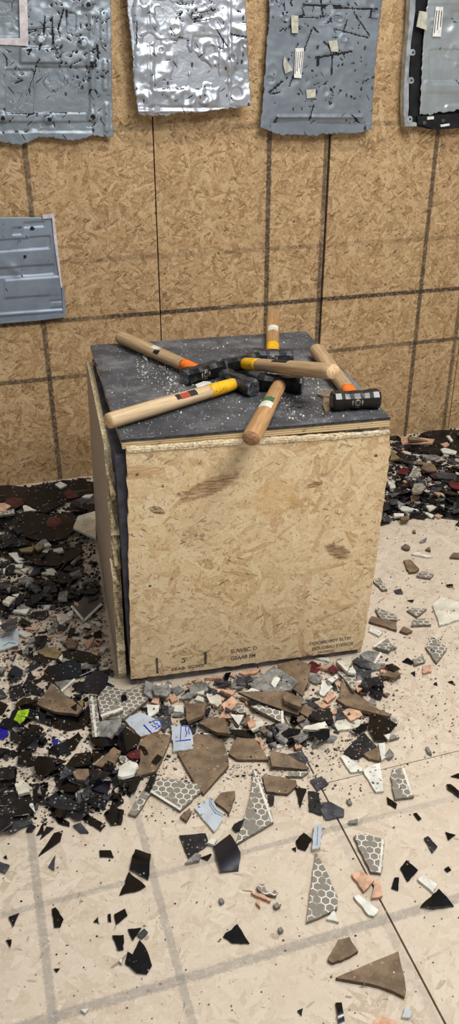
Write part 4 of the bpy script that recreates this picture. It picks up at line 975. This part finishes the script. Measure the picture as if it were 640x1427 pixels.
add('N','wht','385,180 470,185 465,225 400,270','white four-sided shard between honeycomb tile and dark shard','the white four-sided shard')
add('N','wht','540,200 630,195 625,245 550,230')
add('N','sla','475,190 525,200 545,260 500,260')
add('N','sla','430,270 540,265 550,305 490,350 450,320')
add('K','blk','230,200 270,190 285,230 245,230')
add('O','brn','345,60 400,10 540,20 530,70 445,250 315,285 345,180','big brown tile shard under the tilted white tile with blue scribble','the big brown shard under the scribbled tile')
add('O','brn','50,210 180,95 225,120 185,215 100,225','brown triangular tile shard tucked among black vase shards','the brown shard among vase shards')
add('O','blk','20,20 60,35 190,55 175,95 100,110 40,80','black curved vase rim shard with bluish shine','the vase rim shard', curve=.25)
add('x','blk','164.8,1023 169.9,1012 196.6,1029.7 190,1043 172.5,1051 163,1040','black leaf-shaped shard left of the scribbled tiles','the black leaf-shaped shard', curve=.15)
add('N','pal','235,280 350,238 470,290 485,325 460,360 350,395','tilted white tile with blue scribble, the left one of two','the left scribbled tile', thick=.009,
    pen=('B','370,320 415,370|372,326 420,374|366,322 410,370|405,310 440,290 470,295 482,325 440,350|430,302 440,318 452,312 462,330 470,325|420,320 430,335 442,330 450,345'), mats=('sh_pale','sh_terra_e'))
add('O','red','255,150 350,100 345,170 280,165')
add('O','blk','335,80 375,95 398,140 375,145')
add('O','blk','415,190 455,140 488,160 450,205')
add('O','hex','205,150 240,145 275,175 245,210 215,190')
add('O','wht','205,285 215,225 280,180 335,215 300,270 230,290','white fluted shard left of the brown tile shard','the white fluted shard', curve=.12)
add('O','blk','150,260 195,270 215,340 180,355', curve=.2)
add('O','blk','220,290 280,315 270,350 225,350')
add('O','nav','95,320 160,318 140,415 30,370','shiny navy blue shard at the right rim of the left heap','the shiny navy shard', curve=.15)
add('x','brn','247,1048 269,1043 271,1023 309,1023 319,1059 319,1067 283.6,1107 268.7,1086.7','largest brown tile shard, pointing toward the viewer below the upright scribbled tile','the largest brown shard')
add('K','pal','178,230 290,232 315,290 318,380 190,398','upright white tile with blue pen marks, the right one of two','the right scribbled tile', thick=.009,
    pen=('B','240,235 235,330|205,335 300,325|240,330 300,322|270,240 268,262 278,280 268,305|292,242 288,270 294,290|240,236 295,240'))
add('K','brn','262,90 410,90 390,165 285,205','brown four-sided tile shard in front of the crate','the brown four-sided shard')
add('K','brn','355,220 390,182 520,180 560,290 470,280','brown tile shard with pointed right end, right of the scribbled tiles','the brown pointed-end shard')
add('K','hex','550,140 600,95 640,100 660,165')
add('K','hex','530,245 560,185 630,210 625,250')
add('K','blk','535,255 640,255 640,300 570,290')
add('x','brn','318,1050 330,1027 356,1029 375,1059 330,1058','brown tile shard with slanted right side, right of the largest brown shard','the slanted brown shard')
# --- middle
add('I','ter','15,200 45,185 180,165 150,200 60,215')
add('I','sla','0,225 50,225 70,290 0,290')
add('I','sla','45,235 100,220 130,250 80,270')
add('I','red','515,150 560,110 640,150 600,195 550,190')
add('I','sto','520,215 600,200 640,230 600,280 540,260')
add('I','sla','500,400 560,395 620,450 560,460')
add('I','brn','300,150 450,115 555,155 530,290 490,390 400,320','large tan-brown tile shard leaning at the crate\'s front','the tan-brown leaning shard', tilt=(0,.12))
add('I','sto','95,280 130,250 280,145 465,262 400,325 270,345 130,320','grey striped stone-patterned tile slab in front of the crate','the grey striped slab')
add('I','wht','60,340 115,305 180,330')
add('I','brn','10,340 360,330 490,440 460,510 200,420','long brown tile shard in front of the grey striped slab','the long brown shard')
add('I','brn','465,490 500,430 570,465 530,533')
add('I','brn','340,375 360,330 475,380 480,450 350,400','small brown tile shard lying on the long brown shard','the brown shard on top')
add('L','hex','85,12 150,5 295,50 298,125','long honeycomb tile shard in front of the long brown shard','the long honeycomb shard', border='290,52 293,124')
add('L','ter','65,120 100,95 130,110 120,145 80,150')
add('L','blk','340,120 350,75 415,100 370,150')
add('L','blk','0,165 110,170 120,215 0,205')
add('L','blk','175,145 250,125 262,155 240,180')
add('L','dus','460,80 500,45 600,35 620,110 520,120','dark lumpy shard in the rubble right of the long brown shard','the dark lumpy shard', thick=.014)
add('L','crm','415,160 430,140 560,110 580,150 490,165','pale marble-patterned strip on the seam in the rubble','the marble-patterned strip')
add('L','blk','475,195 545,160 595,165 590,215 545,245','pentagonal black shard in front of the marble-patterned strip','the pentagonal black shard')
add('L','sto','560,240 600,200 640,210 620,240')
add('L','blk','280,190 330,155 410,165 400,185 310,215')
add('L','blk','305,220 360,215 400,240 340,280')
add('L','blk','195,220 240,212 245,250 200,245')
add('L','wht','225,295 240,225 285,205 325,270','white kite-shaped shard between black shards','the white kite-shaped shard')
add('L','sla','310,325 420,310 455,350 430,395 380,365')
add('L','brn','205,345 220,310 310,330 460,420 450,432 220,410','brown wedge-shaped tile shard, tilted, in front of the white kite-shaped shard','the brown wedge', tilt=(-.1,.1))
# --- right of the middle
add('J','wht','0,90 95,85 105,120')
add('J','sla','270,110 310,80 390,120 410,165 330,150')
add('J','sto','390,125 520,130 490,165 420,180')
add('J','sto','330,60 380,35 490,45 480,60 440,125 350,90','grey granite-like shard with white edge at the crate\'s right front corner','the granite-like shard', border='440,125 485,55')
add('J','blk','520,140 570,130 630,170 580,190')
add('J','sla','275,140 420,180 410,230 300,230')
add('J','dus','310,290 350,235 500,225 505,300 420,290 390,320', None, None, thick=.012)
add('J','dus','400,340 460,310 500,340 490,385 430,370', None, None, thick=.012)
add('J','hex','165,190 235,195 300,210 295,330 270,325 220,260','curved honeycomb shard near the crate\'s right front corner','the curved honeycomb shard')
add('J','crm','155,115 265,80 270,120 235,195','cream tile shard with faint lines near the crate\'s right front corner','the faint-lined cream shard')
add('J','wht','235,195 270,140 300,200')
add('J','wht','80,250 150,215 170,235 120,270')
add('J','red','85,170 130,135 165,185 130,205')
add('J','wht','30,360 45,260 85,255 130,305 60,375','white pentagonal shard left of the brown triangular shard','the white pentagonal shard')
add('J','ter','65,400 100,340 150,375 90,425')
add('J','ter','480,185 500,150 535,215 500,225','small triangular terracotta shard right of the dark lumps','the terracotta triangle')
add('J','brn','185,390 190,260 260,310 290,340 465,465 420,465','brown triangular tile shard with long pointed right end','the brown triangular shard')
add('J','brn','145,400 200,400 390,450 560,515 540,530 330,480 220,450')
add('M','crm','25,180 75,110 200,150 190,195 50,220','pale greenish tile shard under the terracotta shard','the pale greenish tile')
add('M','ter','75,90 110,70 180,70 210,115 130,150','terracotta five-sided shard lying on a pale tile shard','the terracotta on the pale tile')
add('M','hex','380,125 440,150 430,180 390,165')
add('M','dus','90,350 150,290 220,230 300,320 180,395 100,380','speckled black shard in front of the black square piece','the speckled black shard', thick=.008)
add('M','blk','270,100 430,185 350,295 285,290 240,200','large black four-sided shard standing out at the right of the rubble','the large black four-sided shard', tilt=(.05,-.08))
add('M','brn','210,370 300,325 325,345 320,415 250,400')
add('M','wht','305,300 345,295 355,390 325,410')
add('M','sto','345,380 380,330 410,370 380,400')
add('M','wht','345,250 390,235 375,280')
add('M','hex','380,280 400,240 445,260')
add('M','blk','130,220 190,180 230,170 235,210 170,245')
add('R','wht','80,45 105,40 190,105 185,118 130,122','white tile wedge lying flat on the floor, left of another white wedge','the left white wedge')
add('R','wht','188,110 270,75 288,210 250,215','white tile wedge pointing toward the viewer across the short floor seam','the right white wedge')
add('R','hex','320,145 330,100 370,100 430,235 340,248','honeycomb tile piece right of the white wedges','the honeycomb piece at the right', border='378,104 418,225')
# --- front middle
add('P','hex','95,250 180,120 205,150 130,260')
add('P','hex','195,140 240,80 420,105 440,145 340,235','square-cornered honeycomb tile piece left of the pale blue tile','the square-cornered honeycomb piece', border='202,142 340,228')
add('P','dus','175,140 205,70 235,60 200,145')
add('P','brn','500,190 530,150 598,140 600,170 570,245')
add('P','pal','415,215 480,170 545,255 540,280 500,335 405,222','pale blue tile shard with curved line near the brown shard','the pale blue shard', pen=('L','485,175 488,205 510,235 545,255|478,172 480,210 505,245 540,262|450,190 455,200'))
add('P','brn','340,260 385,220 395,240 370,285')
add('Q','brn','220,105 235,95 380,125 385,150 340,190 240,180','brown tile shard behind the tall honeycomb wedge','the brown shard behind the wedge')
add('Q','hex','330,105 350,85 440,85 410,108')
add('Q','dus','245,195 280,185 275,240 255,248')
add('Q','hex','100,425 165,200 180,75 215,110 275,320','tall honeycomb tile wedge with white border, front centre','the tall honeycomb wedge', border='185,80 268,318')
add('Q','dus','80,350 90,330 140,305 125,350 100,368')
add('P','dus','335,350 460,340 475,390 380,460','black glossy shard with dusty smears in front of the pale blue shard','the smeared black shard')
add('P','sto','362,480 415,432 440,440 430,468')
add('P','blk','435,455 485,435 490,440 470,468')
add('P','wht','465,385 490,362 515,370 500,395')
add('P','nav','495,410 575,350 625,440 615,515 530,528','curved shiny blue-black vase shard beside the tall honeycomb wedge','the curved vase shard', curve=.2)
add('P','blk','130,415 205,445 190,558 105,515','upper curved black vase shard of an overlapping pair at the front left','the curved shard of the pair', curve=.2)
add('P','blk','100,520 180,590 150,608 55,632','flat black shard overlapping the curved vase shard, front left','the flat shard of the pair')
add('Q','blk','375,160 430,165 400,255')
add('Q','dus','435,175 490,185 500,290 440,270','speckled dark shard cluster piece on the floor seam','the speckled dark shard on the seam')
add('Q','sla','500,230 540,225 605,260 605,295 520,310 495,265','dark slate shard lying across the floor seam','the slate shard on the seam')
add('Q','sla','445,125 500,105 535,140 480,175')
add('Q','pal','465,335 505,330 495,440 455,450','pale blue glass strip standing above a honeycomb wedge','the pale blue strip', thick=.012, pen=('L','482,345 478,430'))
add('Q','blk','378,410 415,370 455,400 425,455 390,445')
add('Q','blk','360,445 380,438 380,460')
add('U','hex','85,15 170,195 168,240 48,293 62,180','pointed honeycomb tile wedge at the front right with worn left side','the pointed honeycomb wedge')
add('R','hex','145,420 175,405 290,435 275,595 225,590','honeycomb tile piece beside the long floor seam','the honeycomb piece by the seam', border='282,440 268,590')
add('U','ter','222,105 260,90 312,130 270,175','waffle-backed terracotta shard at the seam','the waffle terracotta shard')
add('U','ter','310,140 330,115 345,190 300,200')
add('U','wht','230,190 250,185 330,245 310,270 290,265','long white shard beside the seam in the front right','the long white shard')
add('U','wht','125,280 155,240 175,293')
add('U','brn','130,440 170,360 215,348 250,405 185,440 150,450','smaller brown tile shard in the front right foreground','the smaller foreground brown shard')
add('U','brn','160,508 405,405 435,555 430,583 330,540','big brown triangular tile shard in the front right foreground','the big foreground brown triangle')
add('U','blk','412,85 437,50 482,90 440,135','black four-sided shard with white specks, front right','the speckled four-sided shard')
add('U','blk','377,160 390,118 408,118 405,170')
add('U','blk','490,235 560,170 620,230 545,243','black spiky curved shard at the right edge','the spiky black shard', curve=.2)
add('U','wht','478,125 495,108 557,145 540,178','white rounded shard behind the spiky black shard','the white rounded shard')
add('U','blk','160,605 185,605 198,687 175,700', None, None, curve=.15)
add('U','blk','12,635 35,625 30,655')
add('U','ter','290,700 330,655 390,670 410,700','terracotta shard cut off by the bottom edge of the picture','the bottom-edge terracotta')
add('U','pal','418,660 430,620 460,640 450,665')
add('R','blk','300,235 350,270 345,292 305,270')
add('R','blk','425,315 440,310 465,340 450,348')
add('R','blk','575,400 625,415 590,440')
add('R','dus','475,430 495,420 540,470 515,500')
add('R','blk','580,180 600,178 640,215 640,240 585,200', None, None, curve=.2)
add('R','blk','600,140 640,125 650,150')
add('R','sto','120,350 165,340 165,358 125,360')
add('R','sto','110,250 130,248 140,265 125,272')
add('R','blk','570,575 590,562 605,580 585,590')
add('T','hex','428,165 440,150 460,150 470,180 515,185 510,200 450,190')
add('T','ter','405,185 450,190 490,215 485,222 430,200')
add('T','ter','425,225 440,210 445,245')
add('T','blk','293,365 352,312 402,392 330,390','black curved-bottom triangular shard alone on the bare floor','the lone black triangle')
add('T','sto','275,210 290,205 300,220 285,230')
add('T','hex','495,235 515,222 528,240 510,250')
add('T','sto','515,330 530,322 540,338 525,348')
add('S','blk','148,175 210,85 245,75 235,115','long pointed black shard at the front left below the heap','the long pointed black shard')
add('S','blk','140,95 170,40 170,85')
add('S','nav','155,110 180,60 210,65')
add('S','sla','187,215 215,170 210,228')
add('S','blk','385,152 430,152 442,180 388,178')
add('S','blk','200,380 215,373 247,420 235,450 210,452','black five-sided shard beside the left floor line','the black five-sided shard')
add('S','blk','443,400 485,378 495,405 450,440')
add('S','blk','362,430 380,410 382,432')
add('S','blk','418,400 430,398 432,430 420,428')
add('S','blk','435,482 480,480 480,538 458,542')
add('S','blk','495,458 550,452 515,503')
add('S','sla','530,480 560,455 575,470 550,495')
add('S','blk','485,590 495,545 520,560 510,600 495,600')
add('S','blk','495,590 540,500 570,540 590,600 570,633 530,628','largest black shard of the group at the front left, leaf-shaped','the leaf-shaped front shard')
add('S','nav','33,410 75,395 50,450')
add('S','blk','22,500 45,497 40,528')
add('S','blk','208,612 232,610 220,625')
add('S','sla','-5,195 38,210 20,240 -5,230')
add('S','wht','310,770 345,765 330,785')
add('S','wht','460,580 475,572 472,592')
add('S','dus','100,80 115,45 140,60 125,80')
add('S','blk','12,180 25,170 28,185')
# --- right-hand floor
add('V','brn','285,140 330,135 388,195 370,212 320,218')
add('V','brn','580,120 600,92 650,92 650,125')
add('V','crm','470,425 530,370 650,410 650,515 515,555','big cream tile shard with pointed left end at the right edge','the big cream shard')
add('V','wht','335,100 380,88 475,120 420,118')
add('V','hex','370,240 385,210 440,215 480,230 460,255')
add('V','hex','310,460 340,445 435,450 370,500')
add('V','hex','335,555 350,515 430,510 465,550')
add('V','brn','65,530 80,495 240,535 245,585')
add('V','hex','105,455 120,440 240,490 250,520 150,520')
add('V','brn','260,590 285,558 345,590 310,605')
add('V','wht','65,590 75,555 155,600 130,625')
add('V','hex','90,270 130,250 185,325 150,330')
add('V','sla','270,55 300,35 330,55 310,68')
add('V','blk','310,395 355,390 345,408')
add('V','blk','555,295 600,290 605,312 570,310')
add('V','sla','225,330 270,320 285,350 240,350')
add('W','hex','490,100 520,52 588,105 540,172','honeycomb diamond-shaped shard alone on the floor at the right','the honeycomb diamond')
add('W','ter','478,185 515,180 518,210 480,218')
add('W','blk','385,165 410,148 435,165 430,180')
add('W','hex','430,155 480,140 490,165 440,180')
add('W','blk','425,215 445,208 445,232')
add('W','hex','262,100 320,55 345,95 330,118', None, None, border='262,98 318,58')
add('W','blk','525,265 540,255 545,272')
add('W','blk','590,255 610,250 625,270')
add('W','sto','490,545 505,545 520,580 500,570')
# --- heap along the wall, right of the crate
add('F','rec','370,70 440,48 570,42 680,50 680,200 500,200 400,180 470,110','large black record fragment against the wall at the right edge','the record at the right wall', c=(625,620))
add('F','rec','165,80 230,85 240,120 170,115')
add('F','rec','262,147 330,140 480,130 620,200 480,215 340,190','curved black record fragment under the tan tile board at the right','the record under the tan board', c=(600,610))
add('F','rec','220,200 320,220 360,240 300,265 230,260')
add('F','ter','240,90 275,88 475,108 460,135 250,138','long tan tile strip on the right heap','the long tan strip')
add('F','oli','290,75 430,85 430,105 300,95')
add('F','wht','510,175 540,165 625,190 620,208 530,200','white rounded shard on the record at the right edge','the white shard on the right record')
add('F','wht','552,85 575,82 600,115 585,125')
add('F','ter','510,140 560,128 575,145 545,165')
add('F','sto','380,215 480,215 515,235 460,250 400,235')
add('F','oli','175,180 240,240 175,250')
add('F','brn','348,255 465,280 490,320 440,330 355,300','brown five-sided tile shard in the right heap','the brown shard in the right heap')
add('F','wht','250,185 310,200 310,215 260,200')
add('F','wht','320,200 370,220 360,226 325,212')
add('F','sla','440,350 530,325 630,350 620,375 470,370')
add('F','hex','285,370 320,305 350,300 380,350 375,370','honeycomb shard in the right heap, behind another honeycomb shard','the rear honeycomb shard')
add('F','hex','320,420 335,370 395,370 420,395 390,425 330,430','honeycomb shard in the right heap, the nearer of two','the nearer honeycomb shard')
add('F','red','565,400 620,390 650,400 650,455 590,440','bright dark-red shard at the right edge of the heap','the red shard at the right edge')
add('F','red','210,340 260,300 300,310 280,355')
add('F','red','440,375 480,370 485,395')
add('F','wht','150,400 190,405 205,440 170,450')
add('F','ter','250,470 290,450 335,480 300,492')
add('F','ter','465,460 490,447 520,470 500,485')
add('F','wht','610,330 640,340 640,352 625,348')
add('G','sla','160,80 220,75 230,110 170,108')
add('G','sla','110,205 140,180 190,215 120,225')
add('G','ter','305,50 320,40 375,80 310,110')
add('G','wht','158,145 240,125 370,150 365,162 240,160','long pale strip at the front rim of the right heap','the long pale strip')
add('G','wht','190,165 260,165 260,185 195,188')
add('G','brn','235,195 300,185 295,215 245,220')
add('G','crm','410,120 450,115 485,130 440,155')
add('G','wht','395,150 415,140 470,175 455,190')
add('G','ter','470,190 500,165 530,190 500,205')
add('G','blk','525,205 550,190 570,210')
add('G','blk','350,200 380,205 365,215')
add('G','dus','615,250 650,215 650,265')
add('G','sto','570,140 640,125 645,160')
add('G','brn','245,400 290,380 305,410 280,418')
add('G','sto','370,365 420,338 415,355 380,370')
add('G','brn','408,420 440,402 447,430')
add('G','oli','320,290 340,285 345,305 325,305')

def zone(x, y):
    if x > 512 and y < 730: return 'in the heap along the wall at the right'
    if y < 850 and x < 200: return 'in the heap between wall and crate'
    if x < 165 and y < 950: return 'on the floor left of the crate'
    if x < 195 and y < 1130: return 'in the black heap at the left front'
    if x > 505 and y < 1100: return 'on the floor right of the crate'
    if y < 1120: return 'in the rubble in front of the crate'
    return 'on the open floor at the front ' + ('left' if x < 280 else ('right' if x > 440 else 'centre'))
def shape_word(p):
    a = np.array(p); a = a - a.mean(0); a[:, 1] *= 1.6; w = np.linalg.svd(a)[1]
    if w[1] < .38*w[0]: return 'long'
    return {3: 'triangular', 4: 'squarish', 5: 'pentagonal'}.get(len(p), 'angular')
for pts, kind, label, ref, kw in DATA:
    poly = [on_z(x, y)[:2] for x, y in pts]; c = kw.get('c'); mats = kw.get('mats')
    o, diam, fr = shard(kind, poly, thick=kw.get('thick'), extra_tilt=kw.get('tilt', (0, 0)), curve=kw.get('curve', 0.0), px=pts, mats=mats, rough=.0009,
                        center=None if c is None else on_z(*c, .03)[:2], spin=(.62 if kind == 'hex' else None))
    cxy = np.mean(pts, axis=0); crop = None
    PIECES.append(dict(o=o, kind=kind, label=label, ref=ref, diam=diam, px=cxy, pts=pts, w=np.array(fr[0][:2])))
    if kw.get('lab'): decal(o, fr, kw['lab'], 'vinyl_label', 'centre_label')['label'] = 'torn reddish centre label'
    if kw.get('border') and not kw.get('curve'): strokes(o, fr, [kw['border']], 3.2, 'sh_grout', 'white_border')
    for ln in (kw['pen'][1] if kw.get('pen') else ()): strokes(o, fr, [ln], 1.1, {'B': 'marker_blue', 'G': 'marker_green', 'L': 'line_grey'}[kw['pen'][0]], 'pen_mark')
import re
def nwords(t): return len(re.findall(r'[A-Za-z0-9]+', t))
# labels: what a piece is, and which landmark it lies beside
marks = [p for p in PIECES if p['ref']]
used = {}
for p in PIECES:
    noun = KIND[p['kind']][2]; p['o']['group'] = KIND[p['kind']][2] + 's on the floor'
    if p['label']: p['o']['label'] = p['label']; continue
    z = zone(*p['px']); size = 'tiny' if p['diam'] < .03 else ('small' if p['diam'] < .06 else ('medium' if p['diam'] < .11 else 'large'))
    best = sorted(marks, key=lambda q: np.linalg.norm((q['px'] - p['px'])*np.array([1, 1.5])))
    for q in best[:6]:
        d = p['px'] - q['px']; dx, dy = d[0], d[1]*1.6
        rel = ('right of' if dx > 0 else 'left of') if abs(dx) > abs(dy) else ('in front of' if dy > 0 else 'behind')
        t = f"{size} {shape_word(p['pts'])} {noun} {rel} {q['ref']}"
        if nwords(t) > 16: t = f"{shape_word(p['pts'])} {noun} {rel} {q['ref']}"
        if nwords(t) > 16: t = f"{noun} {rel} {q['ref']}"
        if t not in used: break
    used.setdefault(t, []).append(p); p['o']['label'] = t

# ------------------------------------------------------------------ crumbs and dust
grit('floor_grit', ROOM_, 4200, .0010, .007, ['sh_stone', 'sh_brown', 'sh_brown_e', 'sh_terra_e', 'sh_hex_e', 'sh_dusty'], 'fine grit and crumbs scattered over the floor around the crate', 1)
grit('floor_grit', P_('x', '-20,1120 640,1050 640,1427 -20,1427'), 700, .0010, .006, ['sh_stone', 'sh_brown', 'sh_terra_e', 'sh_hex_e', 'sh_dusty', 'sh_black', 'sh_white'], 'sparse crumbs on the open floor nearest the viewer', 2)
# on the crate top
zt_ = lambda x, y: on_z(x, y, TOP + .0005)
M['crumb_white'] = plain('crumb_white', (214,210,200), .8); M['crumb_grey'] = plain('crumb_grey', (140,136,128), .8)
TOPR = P_('x', '135,487 172,606 538,576 424,466')
grit('tabletop_crumbs', TOPR, 900, .0008, .006, ['crumb_white', 'crumb_grey', 'crumb_grey'], 'white crumbs strewn over the dark crate top', 8, zt_)
grit('tabletop_crumbs', P_('x', '400,520 440,500 480,540 465,575 405,585 385,560'), 700, .001, .007, ['crumb_white', 'crumb_grey', 'sh_brown'], 'dense pale crumbs on the crate top beside the shiny black hammer', 9, zt_)
grit('tabletop_crumbs', P_('x', '190,490 300,535 250,560 190,530'), 420, .001, .006, ['crumb_white'], 'pale crumbs on the crate top between the two left hammers', 10, zt_)
def top_piece(kind, pts, label, thick):
    nm, cat, noun, mt, me_, th = KIND[kind]; P = [on_z(x, y, TOP + thick) for x, y in pts]; c = np.mean(P, axis=0); n = len(P)
    V = [p - c for p in P] + [p - c - np.array([0, 0, thick - .0004]) for p in P]; F = [list(range(n))[::-1], list(range(n, 2*n))] + [[i, (i+1) % n, (i+1) % n + n, i + n] for i in range(n)]
    bm = bmesh.new(); vs = [bm.verts.new(v) for v in V]; [bm.faces.new([vs[i] for i in f]) for f in F]; o = bm_obj(nm, bm, [M[mt]]); o.location = c; tag(o, label, cat, noun + 's on the crate top')
top_piece('brn', [(442,549),(455,546),(464,541),(470,549),(466,552),(450,552)], 'brownish shard on the crate top behind the shiny black hammer\'s head', .006)
top_piece('brn', [(449,562),(452,553),(462,557),(460,570),(454,574)], 'brownish triangular shard on the crate top left of the shiny black hammer\'s head', .006)
top_piece('sla', [(405,566),(412,557),(424,560),(421,567)], 'slate chip on the crate top right of the overhanging hammer', .004)
top_piece('wht', [(272,536),(284,531),(294,532),(293,537),(276,541)], 'white chip on the crate top under the orange-collared left hammer\'s head', .004)
top_piece('wht', [(198,496),(203,493),(206,503),(202,500)], 'white chip on the crate top beside the back left hammer', .003)
